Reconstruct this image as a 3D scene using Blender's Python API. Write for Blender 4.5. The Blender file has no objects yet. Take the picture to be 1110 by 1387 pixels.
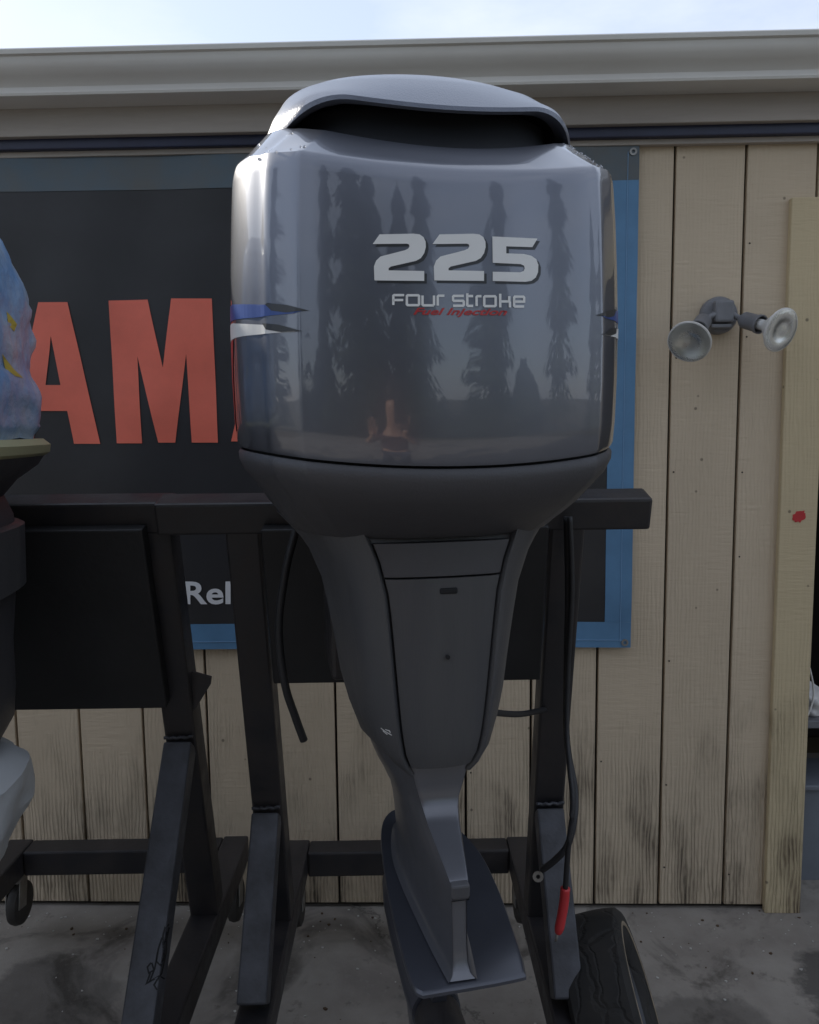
import bpy, bmesh, math, random
from mathutils import Vector, Matrix
from mathutils.bvhtree import BVHTree
random.seed(7)
R = math.radians
S = bpy.context.scene
C = S.collection

# ---------------------------------------------------------------- camera, sky, sun, exposure
cam_d = bpy.data.cameras.new('camera'); cam = bpy.data.objects.new('camera', cam_d); C.objects.link(cam)
cam_d.sensor_fit = 'VERTICAL'; cam_d.sensor_height = 24.0; cam_d.lens = 24.0*1067/1387
cam_d.clip_start = 0.05; cam_d.clip_end = 600
CAMROT = Matrix.Rotation(R(1.5), 3, 'Z') @ Matrix.Rotation(R(84), 3, 'X') @ Matrix.Rotation(R(-0.65), 3, 'Z')
CAMPOS = Vector((0, 0, 1.7))
cam.matrix_world = Matrix.Translation(CAMPOS) @ CAMROT.to_4x4()
S.camera = cam

SUN_EL, SUN_AZ = 27.0, -48.0           # the sun stands behind the building, up to the left
w = bpy.data.worlds.new('World'); S.world = w; w.use_nodes = True
nt = w.node_tree; nt.nodes.clear()
def wn(t, **k):
    n = nt.nodes.new(t)
    for a, b in k.items(): setattr(n, a, b)
    return n
out = wn('ShaderNodeOutputWorld'); bg = wn('ShaderNodeBackground'); sky = wn('ShaderNodeTexSky')
sky.sky_type = 'NISHITA'; sky.sun_disc = False; sky.sun_elevation = R(SUN_EL); sky.sun_rotation = R(SUN_AZ)
sky.air_density = 1.0; sky.dust_density = .5; sky.ozone_density = 1.0
tc = wn('ShaderNodeTexCoord'); mp = wn('ShaderNodeMapping'); mp.inputs['Scale'].default_value = (2.0, 2.0, 6.0)
nz = wn('ShaderNodeTexNoise'); nz.inputs['Scale'].default_value = 1.6; nz.inputs['Detail'].default_value = 7; nz.inputs['Roughness'].default_value = .55
cr = wn('ShaderNodeMapRange'); cr.inputs['From Min'].default_value = .40; cr.inputs['From Max'].default_value = .70
cr.inputs['To Min'].default_value = .55; cr.inputs['To Max'].default_value = .96
mx = wn('ShaderNodeMix', data_type='RGBA'); mx.inputs[7].default_value = (5.2, 5.65, 6.6, 1)
nt.links.new(tc.outputs['Generated'], mp.inputs['Vector']); nt.links.new(mp.outputs[0], nz.inputs['Vector'])
nt.links.new(nz.outputs['Fac'], cr.inputs[0]); nt.links.new(cr.outputs[0], mx.inputs[0])
nt.links.new(sky.outputs[0], mx.inputs[6]); nt.links.new(mx.outputs[2], bg.inputs['Color'])
bg.inputs['Strength'].default_value = 0.10
nt.links.new(bg.outputs[0], out.inputs[0])
sl = bpy.data.lights.new('sun', 'SUN'); sl.energy = 3.0; sl.angle = R(0.6); sl.color = (1, .93, .82)
so = bpy.data.objects.new('sun', sl); C.objects.link(so)
sd = Vector((math.sin(R(SUN_AZ))*math.cos(R(SUN_EL)), math.cos(R(SUN_AZ))*math.cos(R(SUN_EL)), math.sin(R(SUN_EL))))
so.rotation_euler = sd.to_track_quat('Z', 'Y').to_euler(); so.location = sd*30
vs = S.view_settings; vs.view_transform = 'Standard'; vs.look = 'None'; vs.gamma = 1; vs.exposure = 0.85; vs.use_curve_mapping = False

# ---------------------------------------------------------------- helpers
def ray(px, py): return CAMROT @ Vector(((px-555)/1067, -(py-693.5)/1067, -1))
def P(px, py, D):                       # world point on the plane y = D
    d = ray(px, py); return CAMPOS + d*(D/d.y)
WM = {}
def tag(o, label=None, cat=None, group=None, kind=None):
    if label: o['label'] = label
    if cat: o['category'] = cat
    if group: o['group'] = group
    if kind: o['kind'] = kind
    return o
def empty(name, loc=(0, 0, 0), rz=0, label=None, cat=None, group=None, kind=None):
    o = bpy.data.objects.new(name, None); C.objects.link(o); o.location = loc; o.rotation_euler = (0, 0, rz)
    o.empty_display_size = .1
    WM[o] = Matrix.Translation(Vector(loc)) @ Matrix.Rotation(rz, 4, 'Z')
    return tag(o, label, cat, group, kind)
def obj(name, bm, m, parent=None, smooth=False, local=False, angle=None):
    """link bm as ONE mesh; world coordinates unless local"""
    if parent is not None and not local: bm.transform(WM[parent].inverted())
    if smooth:
        for f in bm.faces: f.smooth = True
        if angle:
            for e in bm.edges:
                if len(e.link_faces) == 2 and e.calc_face_angle(0) > R(angle): e.smooth = False
    me = bpy.data.meshes.new(name); bm.to_mesh(me); bm.free()
    for x in (m if isinstance(m, list) else [m]): me.materials.append(x)
    o = bpy.data.objects.new(name, me); C.objects.link(o)
    if parent is not None: o.parent = parent; WM[o] = WM[parent]
    else: WM[o] = Matrix.Identity(4)
    return o
def B(): return bmesh.new()
def box(bm, c, s, rot=None, bev=0):
    r = bmesh.ops.create_cube(bm, size=1)
    M = Matrix.Translation(Vector(c)) @ (rot.to_4x4() if rot else Matrix.Identity(4)) @ Matrix.Diagonal((*s, 1))
    bmesh.ops.transform(bm, matrix=M, verts=r['verts'])
    if bev:
        es = list({e for v in r['verts'] for e in v.link_edges})
        bmesh.ops.bevel(bm, geom=es, offset=bev, segments=2, affect='EDGES', profile=.5)
    return bm
def beam(bm, a, b, wx, wy, side=(1, 0, 0), bev=.006):
    a, b = Vector(a), Vector(b); z = (b-a).normalized(); x = Vector(side); x = (x-z*x.dot(z)).normalized(); y = z.cross(x)
    M = Matrix((x, y, z)).transposed()
    return box(bm, (a+b)/2, (wx, wy, (b-a).length), M, bev)
def smooth_pts(pts, n=8):
    p = [Vector(q) for q in pts]; o = []
    for i in range(len(p)-1):
        p0 = p[max(i-1, 0)]; p1 = p[i]; p2 = p[i+1]; p3 = p[min(i+2, len(p)-1)]
        for k in range(n):
            t = k/n
            o.append(.5*((2*p1)+(p2-p0)*t+(2*p0-5*p1+4*p2-p3)*t*t+(3*p1-p0-3*p2+p3)*t**3))
    o.append(p[-1]); return o
def tube(bm, pts, r, n=10, sm=8, cap=True):
    ps = smooth_pts(pts, sm) if sm else [Vector(p) for p in pts]
    rings = []; up = Vector((0.13, .2, 1)).normalized()
    for i, p in enumerate(ps):
        t = (ps[min(i+1, len(ps)-1)]-ps[max(i-1, 0)]).normalized()
        x = t.cross(up)
        if x.length < .05: x = t.cross(Vector((1, 0, 0)))
        x.normalize(); y = t.cross(x); up = y.cross(t) if False else up
        rr = r(i/(len(ps)-1)) if callable(r) else r
        rings.append([bm.verts.new(p+x*math.cos(a)*rr+y*math.sin(a)*rr) for a in [2*math.pi*k/n for k in range(n)]])
    for a, b in zip(rings, rings[1:]):
        for k in range(n): bm.faces.new((a[k], a[(k+1) % n], b[(k+1) % n], b[k]))
    if cap: bm.faces.new(rings[0][::-1]); bm.faces.new(rings[-1])
    bmesh.ops.recalc_face_normals(bm, faces=bm.faces)
    return bm
def lathe(bm, prof, n=32, M=None, caps=True):
    """prof: list of (radius, height) turned about z"""
    rings = []
    for r, h in prof:
        if r < 1e-5: rings.append([bm.verts.new((0, 0, h))])
        else: rings.append([bm.verts.new((r*math.cos(2*math.pi*k/n), r*math.sin(2*math.pi*k/n), h)) for k in range(n)])
    vs_ = [v for r in rings for v in r]
    for a, b in zip(rings, rings[1:]):
        for k in range(n):
            q = (k+1) % n
            if len(a) == 1 and len(b) > 1: bm.faces.new((a[0], b[q], b[k]))
            elif len(b) == 1 and len(a) > 1: bm.faces.new((a[k], a[q], b[0]))
            elif len(a) > 1: bm.faces.new((a[k], a[q], b[q], b[k]))
    if caps:
        if len(rings[0]) > 1: bm.faces.new(rings[0][::-1])
        if len(rings[-1]) > 1: bm.faces.new(rings[-1])
    if M is not None: bmesh.ops.transform(bm, matrix=M, verts=vs_)
    bmesh.ops.recalc_face_normals(bm, faces=bm.faces)
    return bm
def loft(bm, loops, capb=True, capt=True, closed=True):
    rings = [[bm.verts.new(p) for p in l] for l in loops]; n = len(rings[0])
    for a, b in zip(rings, rings[1:]):
        for k in range(n if closed else n-1): bm.faces.new((a[k], a[(k+1) % n], b[(k+1) % n], b[k]))
    if capb: bm.faces.new(rings[0][::-1])
    if capt: bm.faces.new(rings[-1])
    bmesh.ops.recalc_face_normals(bm, faces=bm.faces)
    return bm
def aim(origin, d):
    return Matrix.Translation(Vector(origin)) @ Vector(d).to_track_quat('Z', 'Y').to_matrix().to_4x4()

def mat(name, col, rough=.5, metal=0, var=.0, vscale=6, vcol=None, bump=0, bscale=60, coat=0, spec=.5, stretch=(1, 1, 1), rvar=0, tex='Object', emit=None, alpha=1, trans=0, coatr=.05):
    m = bpy.data.materials.new(name); m.use_nodes = True; t = m.node_tree; p = t.nodes['Principled BSDF']
    p.inputs['Base Color'].default_value = (*col, 1); p.inputs['Roughness'].default_value = rough; p.inputs['Metallic'].default_value = metal
    p.inputs['Coat Weight'].default_value = coat; p.inputs['Coat Roughness'].default_value = coatr; p.inputs['Specular IOR Level'].default_value = spec
    p.inputs['Transmission Weight'].default_value = trans; p.inputs['Alpha'].default_value = alpha
    tc = t.nodes.new('ShaderNodeTexCoord'); mp = t.nodes.new('ShaderNodeMapping'); mp.inputs['Scale'].default_value = stretch
    t.links.new(tc.outputs[tex], mp.inputs[0])
    if var or rvar:
        n = t.nodes.new('ShaderNodeTexNoise'); n.inputs['Scale'].default_value = vscale; n.inputs['Detail'].default_value = 6; n.inputs['Roughness'].default_value = .62
        t.links.new(mp.outputs[0], n.inputs['Vector'])
        if var:
            r = t.nodes.new('ShaderNodeMapRange'); r.inputs['From Min'].default_value = .35; r.inputs['From Max'].default_value = .68
            x = t.nodes.new('ShaderNodeMix'); x.data_type = 'RGBA'; x.inputs[6].default_value = (*col, 1)
            x.inputs[7].default_value = (*(vcol or tuple(c*(1-var) for c in col)), 1)
            t.links.new(n.outputs['Fac'], r.inputs[0]); t.links.new(r.outputs[0], x.inputs[0]); t.links.new(x.outputs[2], p.inputs['Base Color'])
        if rvar:
            r2 = t.nodes.new('ShaderNodeMapRange'); r2.inputs['From Min'].default_value = .35; r2.inputs['From Max'].default_value = .65
            r2.inputs['To Min'].default_value = rough; r2.inputs['To Max'].default_value = min(1, rough+rvar)
            t.links.new(n.outputs['Fac'], r2.inputs[0]); t.links.new(r2.outputs[0], p.inputs['Roughness'])
    if bump:
        n2 = t.nodes.new('ShaderNodeTexNoise'); n2.inputs['Scale'].default_value = bscale; n2.inputs['Detail'].default_value = 5
        b = t.nodes.new('ShaderNodeBump'); b.inputs['Strength'].default_value = min(1, bump); b.inputs['Distance'].default_value = .002*max(1, bump)
        t.links.new(mp.outputs[0], n2.inputs['Vector']); t.links.new(n2.outputs['Fac'], b.inputs['Height']); t.links.new(b.outputs[0], p.inputs['Normal'])
    return m

def siding_mat(name, col, dirt=(.045, .035, .025)):
    m = bpy.data.materials.new(name); m.use_nodes = True; t = m.node_tree; p = t.nodes['Principled BSDF']; N = t.nodes.new; L = t.links.new
    p.inputs['Roughness'].default_value = .75
    g = N('ShaderNodeNewGeometry'); oi = N('ShaderNodeObjectInfo')
    off = N('ShaderNodeVectorMath'); off.operation = 'SCALE'; L(oi.outputs['Location'], off.inputs[0]); off.inputs['Scale'].default_value = 7.3
    add = N('ShaderNodeVectorMath'); L(g.outputs['Position'], add.inputs[0]); L(off.outputs[0], add.inputs[1])
    def noise(scale, st, det=5, src=None, ro=.6, dist=0):
        mp = N('ShaderNodeMapping'); mp.inputs['Scale'].default_value = st; L((src or add).outputs[0], mp.inputs[0])
        n = N('ShaderNodeTexNoise'); n.inputs['Scale'].default_value = scale; n.inputs['Detail'].default_value = det; n.inputs['Roughness'].default_value = ro
        n.inputs['Distortion'].default_value = dist
        L(mp.outputs[0], n.inputs[0]); return n
    # grain: distorted rings stretched up the plank
    mp = N('ShaderNodeMapping'); mp.inputs['Scale'].default_value = (11, 11, 1.7); L(add.outputs[0], mp.inputs[0])
    wv = N('ShaderNodeTexWave'); wv.wave_type = 'RINGS'; wv.rings_direction = 'Y'; wv.inputs['Scale'].default_value = 2.2; wv.inputs['Distortion'].default_value = 7.5
    wv.inputs['Detail'].default_value = 3; wv.inputs['Detail Scale'].default_value = 1.3; L(mp.outputs[0], wv.inputs[0])
    fine = noise(60, (1, 1, .10)); rough_cut = noise(34, (.35, 1, 2.6), 3); big = noise(2.2, (1, 1, .7), 5)
    mask = noise(1.6, (2, 1, .8), 3)
    mk = N('ShaderNodeMapRange'); mk.inputs['From Min'].default_value = .45; mk.inputs['From Max'].default_value = .62; L(mask.outputs['Fac'], mk.inputs[0])
    # weathering: more raised grain and dirt in the splash zone near the ground
    sep = N('ShaderNodeSeparateXYZ'); L(g.outputs['Position'], sep.inputs[0])
    dn = noise(5, (1.2, 1, .55), 6, src=None)
    hz = N('ShaderNodeMath'); hz.operation = 'MULTIPLY_ADD'; L(dn.outputs['Fac'], hz.inputs[0]); hz.inputs[1].default_value = 1.9; L(sep.outputs['Z'], hz.inputs[2])
    low = N('ShaderNodeMapRange'); low.inputs['From Min'].default_value = 1.75; low.inputs['From Max'].default_value = .75; L(hz.outputs[0], low.inputs[0])
    m1 = N('ShaderNodeMath'); m1.operation = 'MAXIMUM'; L(low.outputs[0], m1.inputs[0])
    m1b = N('ShaderNodeMath'); m1b.operation = 'MULTIPLY'; L(mk.outputs[0], m1b.inputs[0]); m1b.inputs[1].default_value = .18; L(m1b.outputs[0], m1.inputs[1])
    hgt = N('ShaderNodeMath'); hgt.operation = 'MULTIPLY'; L(wv.outputs['Fac'], hgt.inputs[0]); L(m1.outputs[0], hgt.inputs[1])
    h2 = N('ShaderNodeMath'); h2.operation = 'MULTIPLY_ADD'; L(fine.outputs['Fac'], h2.inputs[0]); h2.inputs[1].default_value = .22; L(hgt.outputs[0], h2.inputs[2])
    h3 = N('ShaderNodeMath'); h3.operation = 'MULTIPLY_ADD'; L(rough_cut.outputs['Fac'], h3.inputs[0]); h3.inputs[1].default_value = .38; L(h2.outputs[0], h3.inputs[2])
    bp = N('ShaderNodeBump'); bp.inputs['Strength'].default_value = .9; bp.inputs['Distance'].default_value = .006; L(h3.outputs[0], bp.inputs['Height']); L(bp.outputs[0], p.inputs['Normal'])
    c1 = N('ShaderNodeMix'); c1.data_type = 'RGBA'; c1.inputs[6].default_value = (*[c*.84 for c in col], 1); c1.inputs[7].default_value = (*[c*1.1 for c in col], 1); L(big.outputs['Fac'], c1.inputs[0])
    # dirt settles in the grain of the splash zone
    dl = N('ShaderNodeMath'); dl.operation = 'MULTIPLY_ADD'; L(hgt.outputs[0], dl.inputs[0]); dl.inputs[1].default_value = -.8
    l2 = N('ShaderNodeMath'); l2.operation = 'MULTIPLY'; L(low.outputs[0], l2.inputs[0]); l2.inputs[1].default_value = 1.35; L(l2.outputs[0], dl.inputs[2])
    n4 = noise(14, (1, 1, .25), 6); 
    m4 = N('ShaderNodeMapRange'); m4.inputs['From Min'].default_value = .35; m4.inputs['From Max'].default_value = .6; L(n4.outputs['Fac'], m4.inputs[0])
    m5 = N('ShaderNodeMath'); m5.operation = 'MULTIPLY'; L(dl.outputs[0], m5.inputs[0]); L(m4.outputs[0], m5.inputs[1]); m5.use_clamp = True
    pn = noise(4.2, (1.3, 1, .6), 4); pr = N('ShaderNodeMapRange'); pr.inputs[1].default_value = .44; pr.inputs[2].default_value = .60; pr.inputs[3].default_value = .15; pr.inputs[4].default_value = 1.15; L(pn.outputs['Fac'], pr.inputs[0])
    m6 = N('ShaderNodeMath'); m6.operation = 'MULTIPLY'; L(m5.outputs[0], m6.inputs[0]); L(pr.outputs[0], m6.inputs[1])
    c2 = N('ShaderNodeMix'); c2.data_type = 'RGBA'; L(m6.outputs[0], c2.inputs[0]); L(c1.outputs[2], c2.inputs[6]); c2.inputs[7].default_value = (*dirt, 1)
    # small dark flecks
    vo = N('ShaderNodeTexVoronoi'); vo.inputs['Scale'].default_value = 9; L(add.outputs[0], vo.inputs[0])
    vf = N('ShaderNodeMapRange'); vf.inputs['From Min'].default_value = .035; vf.inputs['From Max'].default_value = .06; vf.inputs['To Min'].default_value = .7; vf.inputs['To Max'].default_value = 0; L(vo.outputs['Distance'], vf.inputs[0])
    c3 = N('ShaderNodeMix'); c3.data_type = 'RGBA'; L(vf.outputs[0], c3.inputs[0]); L(c2.outputs[2], c3.inputs[6]); c3.inputs[7].default_value = (.1, .075, .05, 1)
    L(c3.outputs[2], p.inputs['Base Color'])
    return m

def concrete_mat():
    m = bpy.data.materials.new('stained_concrete'); m.use_nodes = True; t = m.node_tree; p = t.nodes['Principled BSDF']; N = t.nodes.new; L = t.links.new
    g = N('ShaderNodeNewGeometry')
    def noise(s, d=6, ro=.6, dist=0):
        n = N('ShaderNodeTexNoise'); n.inputs['Scale'].default_value = s; n.inputs['Detail'].default_value = d; n.inputs['Roughness'].default_value = ro; n.inputs['Distortion'].default_value = dist
        L(g.outputs['Position'], n.inputs[0]); return n
    def rng(n, a, b, c=0, d=1, k='Fac'):
        r = N('ShaderNodeMapRange'); r.inputs[1].default_value = a; r.inputs[2].default_value = b; r.inputs[3].default_value = c; r.inputs[4].default_value = d; L(n.outputs[k], r.inputs[0]); return r
    def mixc(f, a, col):
        x = N('ShaderNodeMix'); x.data_type = 'RGBA'; L(f.outputs[0], x.inputs[0])
        if isinstance(a, tuple): x.inputs[6].default_value = (*a, 1)
        else: L(a.outputs[2], x.inputs[6])
        x.inputs[7].default_value = (*col, 1); return x
    a = mixc(rng(noise(3), .35, .65), (.33, .30, .26), (.215, .19, .165))
    b = mixc(rng(noise(1.7, 5, .7, 1.2), .52, .64, 0, .75), a, (.05, .044, .038))
    c = mixc(rng(noise(42, 4), .55, .75, 0, .6), b, (.28, .26, .23))
    d = mixc(rng(noise(9, 6, .7), .60, .72, 0, .7), c, (.06, .05, .04))
    vo = N('ShaderNodeTexVoronoi'); vo.feature = 'DISTANCE_TO_EDGE'; vo.inputs['Scale'].default_value = .45
    dv = noise(3, 6, .7); mm = N('ShaderNodeMix'); mm.data_type = 'VECTOR'; mm.inputs[0].default_value = .25; L(g.outputs['Position'], mm.inputs[4]); L(dv.outputs['Color'], mm.inputs[5]); L(mm.outputs[1], vo.inputs[0])
    e = mixc(rng(vo, .0, .0028, .55, 0, 'Distance'), d, (.03, .026, .022))
    for sx, sy, rad in ((1.42, 2.20, .30), (.78, 2.02, .20), (-.15, 1.75, .22), (-1.2, 2.1, .25)):
        vd = N('ShaderNodeVectorMath'); vd.operation = 'DISTANCE'; md = N('ShaderNodeMix'); md.data_type = 'VECTOR'; md.inputs[0].default_value = .22
        L(g.outputs['Position'], md.inputs[4]); L(noise(6, 6, .65).outputs['Color'], md.inputs[5]); L(md.outputs[1], vd.inputs[0]); vd.inputs[1].default_value = (sx*.78+.11, sy*.78+.11, .11)
        f_ = N('ShaderNodeMapRange'); f_.inputs[1].default_value = rad*.78-.012; f_.inputs[2].default_value = rad*.78+.02; f_.inputs[3].default_value = .7 if rad > .28 else .42; f_.inputs[4].default_value = 0; L(vd.outputs['Value'], f_.inputs[0])
        e = mixc(f_, e, (.035, .032, .030))
    L(e.outputs[2], p.inputs['Base Color'])
    wet = rng(noise(1.7, 5, .7, 1.2), .52, .64, .8, .5); L(wet.outputs[0], p.inputs['Roughness'])
    bp = N('ShaderNodeBump'); bp.inputs['Strength'].default_value = .6; bp.inputs['Distance'].default_value = .004; L(noise(55, 8, .7).outputs['Fac'], bp.inputs['Height']); L(bp.outputs[0], p.inputs['Normal'])
    return m

M = {}
M['siding'] = siding_mat('beige_painted_siding', (.60, .485, .345), (.085, .065, .042))
M['trim_yellow'] = siding_mat('cream_painted_trim', (.60, .485, .30), (.12, .085, .05))
M['backing'] = mat('dark_groove_backing', (.035, .028, .022), .9)
M['fascia'] = mat('weathered_fascia_board', (.42, .37, .32), .7, var=.25, vscale=3, bump=.5, bscale=40, stretch=(.3, 1, 3))
M['gutter'] = mat('painted_metal_gutter', (.70, .68, .63), .38, var=.15, vscale=3, vcol=(.58, .55, .50), stretch=(.25, 1, 1), bump=.15, bscale=8)
M['flash'] = mat('dark_blue_drip_strip', (.022, .026, .06), .35, var=.3)
M['roof'] = mat('roof_felt', (.09, .085, .08), .9, var=.3, bump=1)
M['concrete'] = concrete_mat()
def cracked_rubber():
    m = mat('perished_tyre_rubber', (.010, .010, .010), .8, var=.5, vscale=9, vcol=(.024, .021, .018)); t = m.node_tree; p = t.nodes['Principled BSDF']; N = t.nodes.new; L = t.links.new
    tc = N('ShaderNodeTexCoord'); n = N('ShaderNodeTexNoise'); n.inputs['Scale'].default_value = 9; n.inputs['Detail'].default_value = 6; L(tc.outputs['Object'], n.inputs[0])
    mm = N('ShaderNodeMix'); mm.data_type = 'VECTOR'; mm.inputs[0].default_value = .10; L(tc.outputs['Object'], mm.inputs[4]); L(n.outputs['Color'], mm.inputs[5])
    mp = N('ShaderNodeMapping'); mp.inputs['Scale'].default_value = (11, 4, 4); L(mm.outputs[1], mp.inputs[0])
    v = N('ShaderNodeTexVoronoi'); v.feature = 'DISTANCE_TO_EDGE'; L(mp.outputs[0], v.inputs[0]); v.inputs['Scale'].default_value = 1.3
    r_ = N('ShaderNodeMapRange'); r_.inputs[1].default_value = 0; r_.inputs[2].default_value = .07; L(v.outputs['Distance'], r_.inputs[0])
    a = N('ShaderNodeMath'); a.operation = 'MULTIPLY_ADD'; L(n.outputs['Fac'], a.inputs[0]); a.inputs[1].default_value = .8; L(r_.outputs[0], a.inputs[2])
    b = N('ShaderNodeBump'); b.inputs['Strength'].default_value = .55; b.inputs['Distance'].default_value = .006; L(a.outputs[0], b.inputs['Height']); L(b.outputs[0], p.inputs['Normal'])
    return m
M['lawn'] = mat('rough_grass', (.07, .075, .035), .9, var=.5, vscale=.25, vcol=(.13, .09, .06), bump=1, bscale=8)
M['vinyl'] = mat('black_banner_vinyl', (.032, .031, .033), .34, var=.35, vscale=2.5, bump=.25, bscale=9, rvar=.15)
M['blue'] = mat('blue_banner_hem', (.11, .25, .42), .42, var=.22, vscale=5, bump=.3, bscale=12)
M['shadeblue'] = mat('blue_hem_painted_shade', (.085, .125, .155), .55, var=.4, vscale=4, vcol=(.12, .12, .11), bump=.3, bscale=12)  # eave shade and glare veil painted into the top hem's blue
M['stitch'] = mat('pale_hem_stitching', (.22, .38, .58), .6)
M['red'] = mat('faded_red_print', (.85, .18, .115), .45, var=.18, vscale=4)
M['whiteprint'] = mat('white_print', (.72, .72, .72), .5)
M['bluegrey'] = mat('worn_blue_print', (.40, .40, .40), .5)
M['black'] = mat('black_painted_steel', (.017, .017, .02), .36, var=.4, vscale=9, vcol=(.036, .030, .028), bump=.25, bscale=70, rvar=.25)
M['greysteel'] = mat('black_steel_sky_sheen', (.05, .052, .062), .40, var=.35, vscale=14, vcol=(.03, .03, .033), bump=.3, bscale=120, rvar=.2)  # black steel lightened and blued: sky reflection put into the colour
M['board'] = mat('black_mounting_board', (.016, .016, .017), .55, var=.3, vscale=5, bump=.4, bscale=50)
M['rubber'] = mat('black_rubber', (.018, .018, .02), .55, var=.3, vscale=20)
M['caster'] = mat('scuffed_wheel_rubber', (.05, .045, .04), .7, var=.4, vscale=30)
M['zinc'] = mat('dull_zinc', (.35, .34, .32), .45, metal=.8, var=.3, vscale=30)
M['cowl'] = mat('blue_grey_metallic_paint', (.15, .16, .19), .30, metal=.68, coat=1, coatr=.03, rvar=.06, vscale=3)
def _fine(m, strength, scale, dist):
    t = m.node_tree; p = t.nodes['Principled BSDF']; n = t.nodes.new('ShaderNodeTexNoise'); n.inputs['Scale'].default_value = scale; n.inputs['Detail'].default_value = 2
    tcn = t.nodes.new('ShaderNodeTexCoord'); mpn = t.nodes.new('ShaderNodeMapping'); mpn.inputs['Scale'].default_value = (1, 1, .12)
    t.links.new(tcn.outputs['Object'], mpn.inputs[0]); t.links.new(mpn.outputs[0], n.inputs[0])
    b = t.nodes.new('ShaderNodeBump'); b.inputs['Strength'].default_value = strength; b.inputs['Distance'].default_value = dist
    t.links.new(n.outputs['Fac'], b.inputs['Height']); t.links.new(b.outputs[0], p.inputs['Coat Normal'])
_fine(M['cowl'], .30, 4, .004)
M['cap'] = mat('satin_blue_grey_plastic', (.13, .145, .185), .30, metal=.25, bump=.35, bscale=350, coat=.3, coatr=.2)
M['slot'] = mat('dark_intake_plastic', (.018, .02, .025), .6)
M['pan'] = mat('dark_grey_moulded_plastic', (.058, .057, .062), .42, bump=.25, bscale=300, rvar=.12, vscale=7)
M['apron'] = mat('weathered_dark_grey_panel', (.056, .057, .062), .38, var=.22, vscale=5, vcol=(.072, .071, .072), stretch=(3, 3, .35), bump=.15, bscale=100, rvar=.15)
M['leg'] = mat('dark_metallic_leg_paint', (.125, .128, .142), .30, metal=.5, coat=.5, coatr=.15, rvar=.15, vscale=6)
M['plate'] = mat('blue_grey_plate_paint', (.068, .072, .088), .36, metal=.35, coat=.3, coatr=.2, var=.15, vscale=10)
M['anode'] = mat('dull_anode_block', (.07, .07, .075), .55, bump=.3)
M['edge'] = mat('black_seam_gap', (.006, .006, .007), .8)
M['d_silver'] = mat('silver_decal', (.74, .74, .72), .35)
M['d_shadow'] = mat('charcoal_decal', (.03, .032, .035), .35)
M['d_red'] = mat('red_decal', (.42, .03, .03), .35)
M['d_blue'] = mat('blue_decal', (.03, .075, .28), .3)
M['lampgrey'] = mat('grey_lampholder_metal', (.20, .20, .21), .5, var=.2, vscale=20, bump=.2)
M['lampwhite'] = mat('white_lamp_base', (.7, .68, .64), .4)
M['bulbglass'] = mat('stippled_bulb_glass', (.85, .86, .82), .28, trans=.78, bump=.6, bscale=200, coat=.5)
M['reflector'] = mat('silvered_reflector', (.72, .72, .68), .28, metal=.9)
M['bulbhot'] = mat('bulb_centre_reflector', (.30, .29, .27), .2, metal=.3)
M['tyre'] = cracked_rubber()
M['redrubber'] = mat('red_insulated_grip', (.5, .03, .035), .4)
M['tarp'] = mat('blue_poly_sheet', (.20, .35, .60), .26, var=.35, vscale=7, vcol=(.46, .53, .60), bump=2.5, bscale=30)
M['yellow'] = mat('yellow_print', (.55, .42, .07), .45)
M['rim'] = mat('olive_cream_rim', (.34, .33, .19), .45)
M['whitebag'] = mat('translucent_white_bag', (.55, .57, .58), .4, bump=1.2, bscale=14)
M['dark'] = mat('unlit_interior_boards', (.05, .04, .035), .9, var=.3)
M['tote'] = mat('grey_plastic_tote', (.20, .22, .25), .5, var=.2)
M['whitecloth'] = mat('white_crumpled_cloth', (.7, .68, .66), .7, bump=1, bscale=20)
M['chip'] = mat('pale_debris', (.5, .48, .44), .8)
M['leaf'] = mat('brown_dry_leaf', (.09, .055, .03), .8)
M['foliage'] = mat('conifer_needles', (.035, .055, .03), .8, var=.4, vscale=.8, vcol=(.05, .06, .025))
M['bark'] = mat('conifer_bark', (.08, .06, .045), .9, bump=1)
M['skin'] = mat('skin', (.62, .36, .25), .45)
M['shirt'] = mat('dark_red_shirt', (.10, .05, .055), .8)
M['jean'] = mat('blue_jeans', (.05, .07, .11), .8)
M['hair'] = mat('dark_hair', (.02, .015, .012), .6)
M['oldwhite'] = mat('stained_whitewall', (.30, .24, .17), .7, var=.5, vscale=25)
M['drop'] = mat('water', (.9, .9, .9), .02, trans=1.0)
M['phone'] = mat('black_phone_case', (.02, .02, .02), .4)

# ---------------------------------------------------------------- ground
bm = B(); bmesh.ops.create_grid(bm, x_segments=1, y_segments=1, size=150); 
g = obj('ground', bm, M['lawn']); g.location.z = -.012; tag(g, kind='structure')
bm = B(); box(bm, (0, -1.2, -.055), (16, 10.4, .11)); tag(obj('concrete_pavement', bm, M['concrete']), kind='structure')

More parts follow.
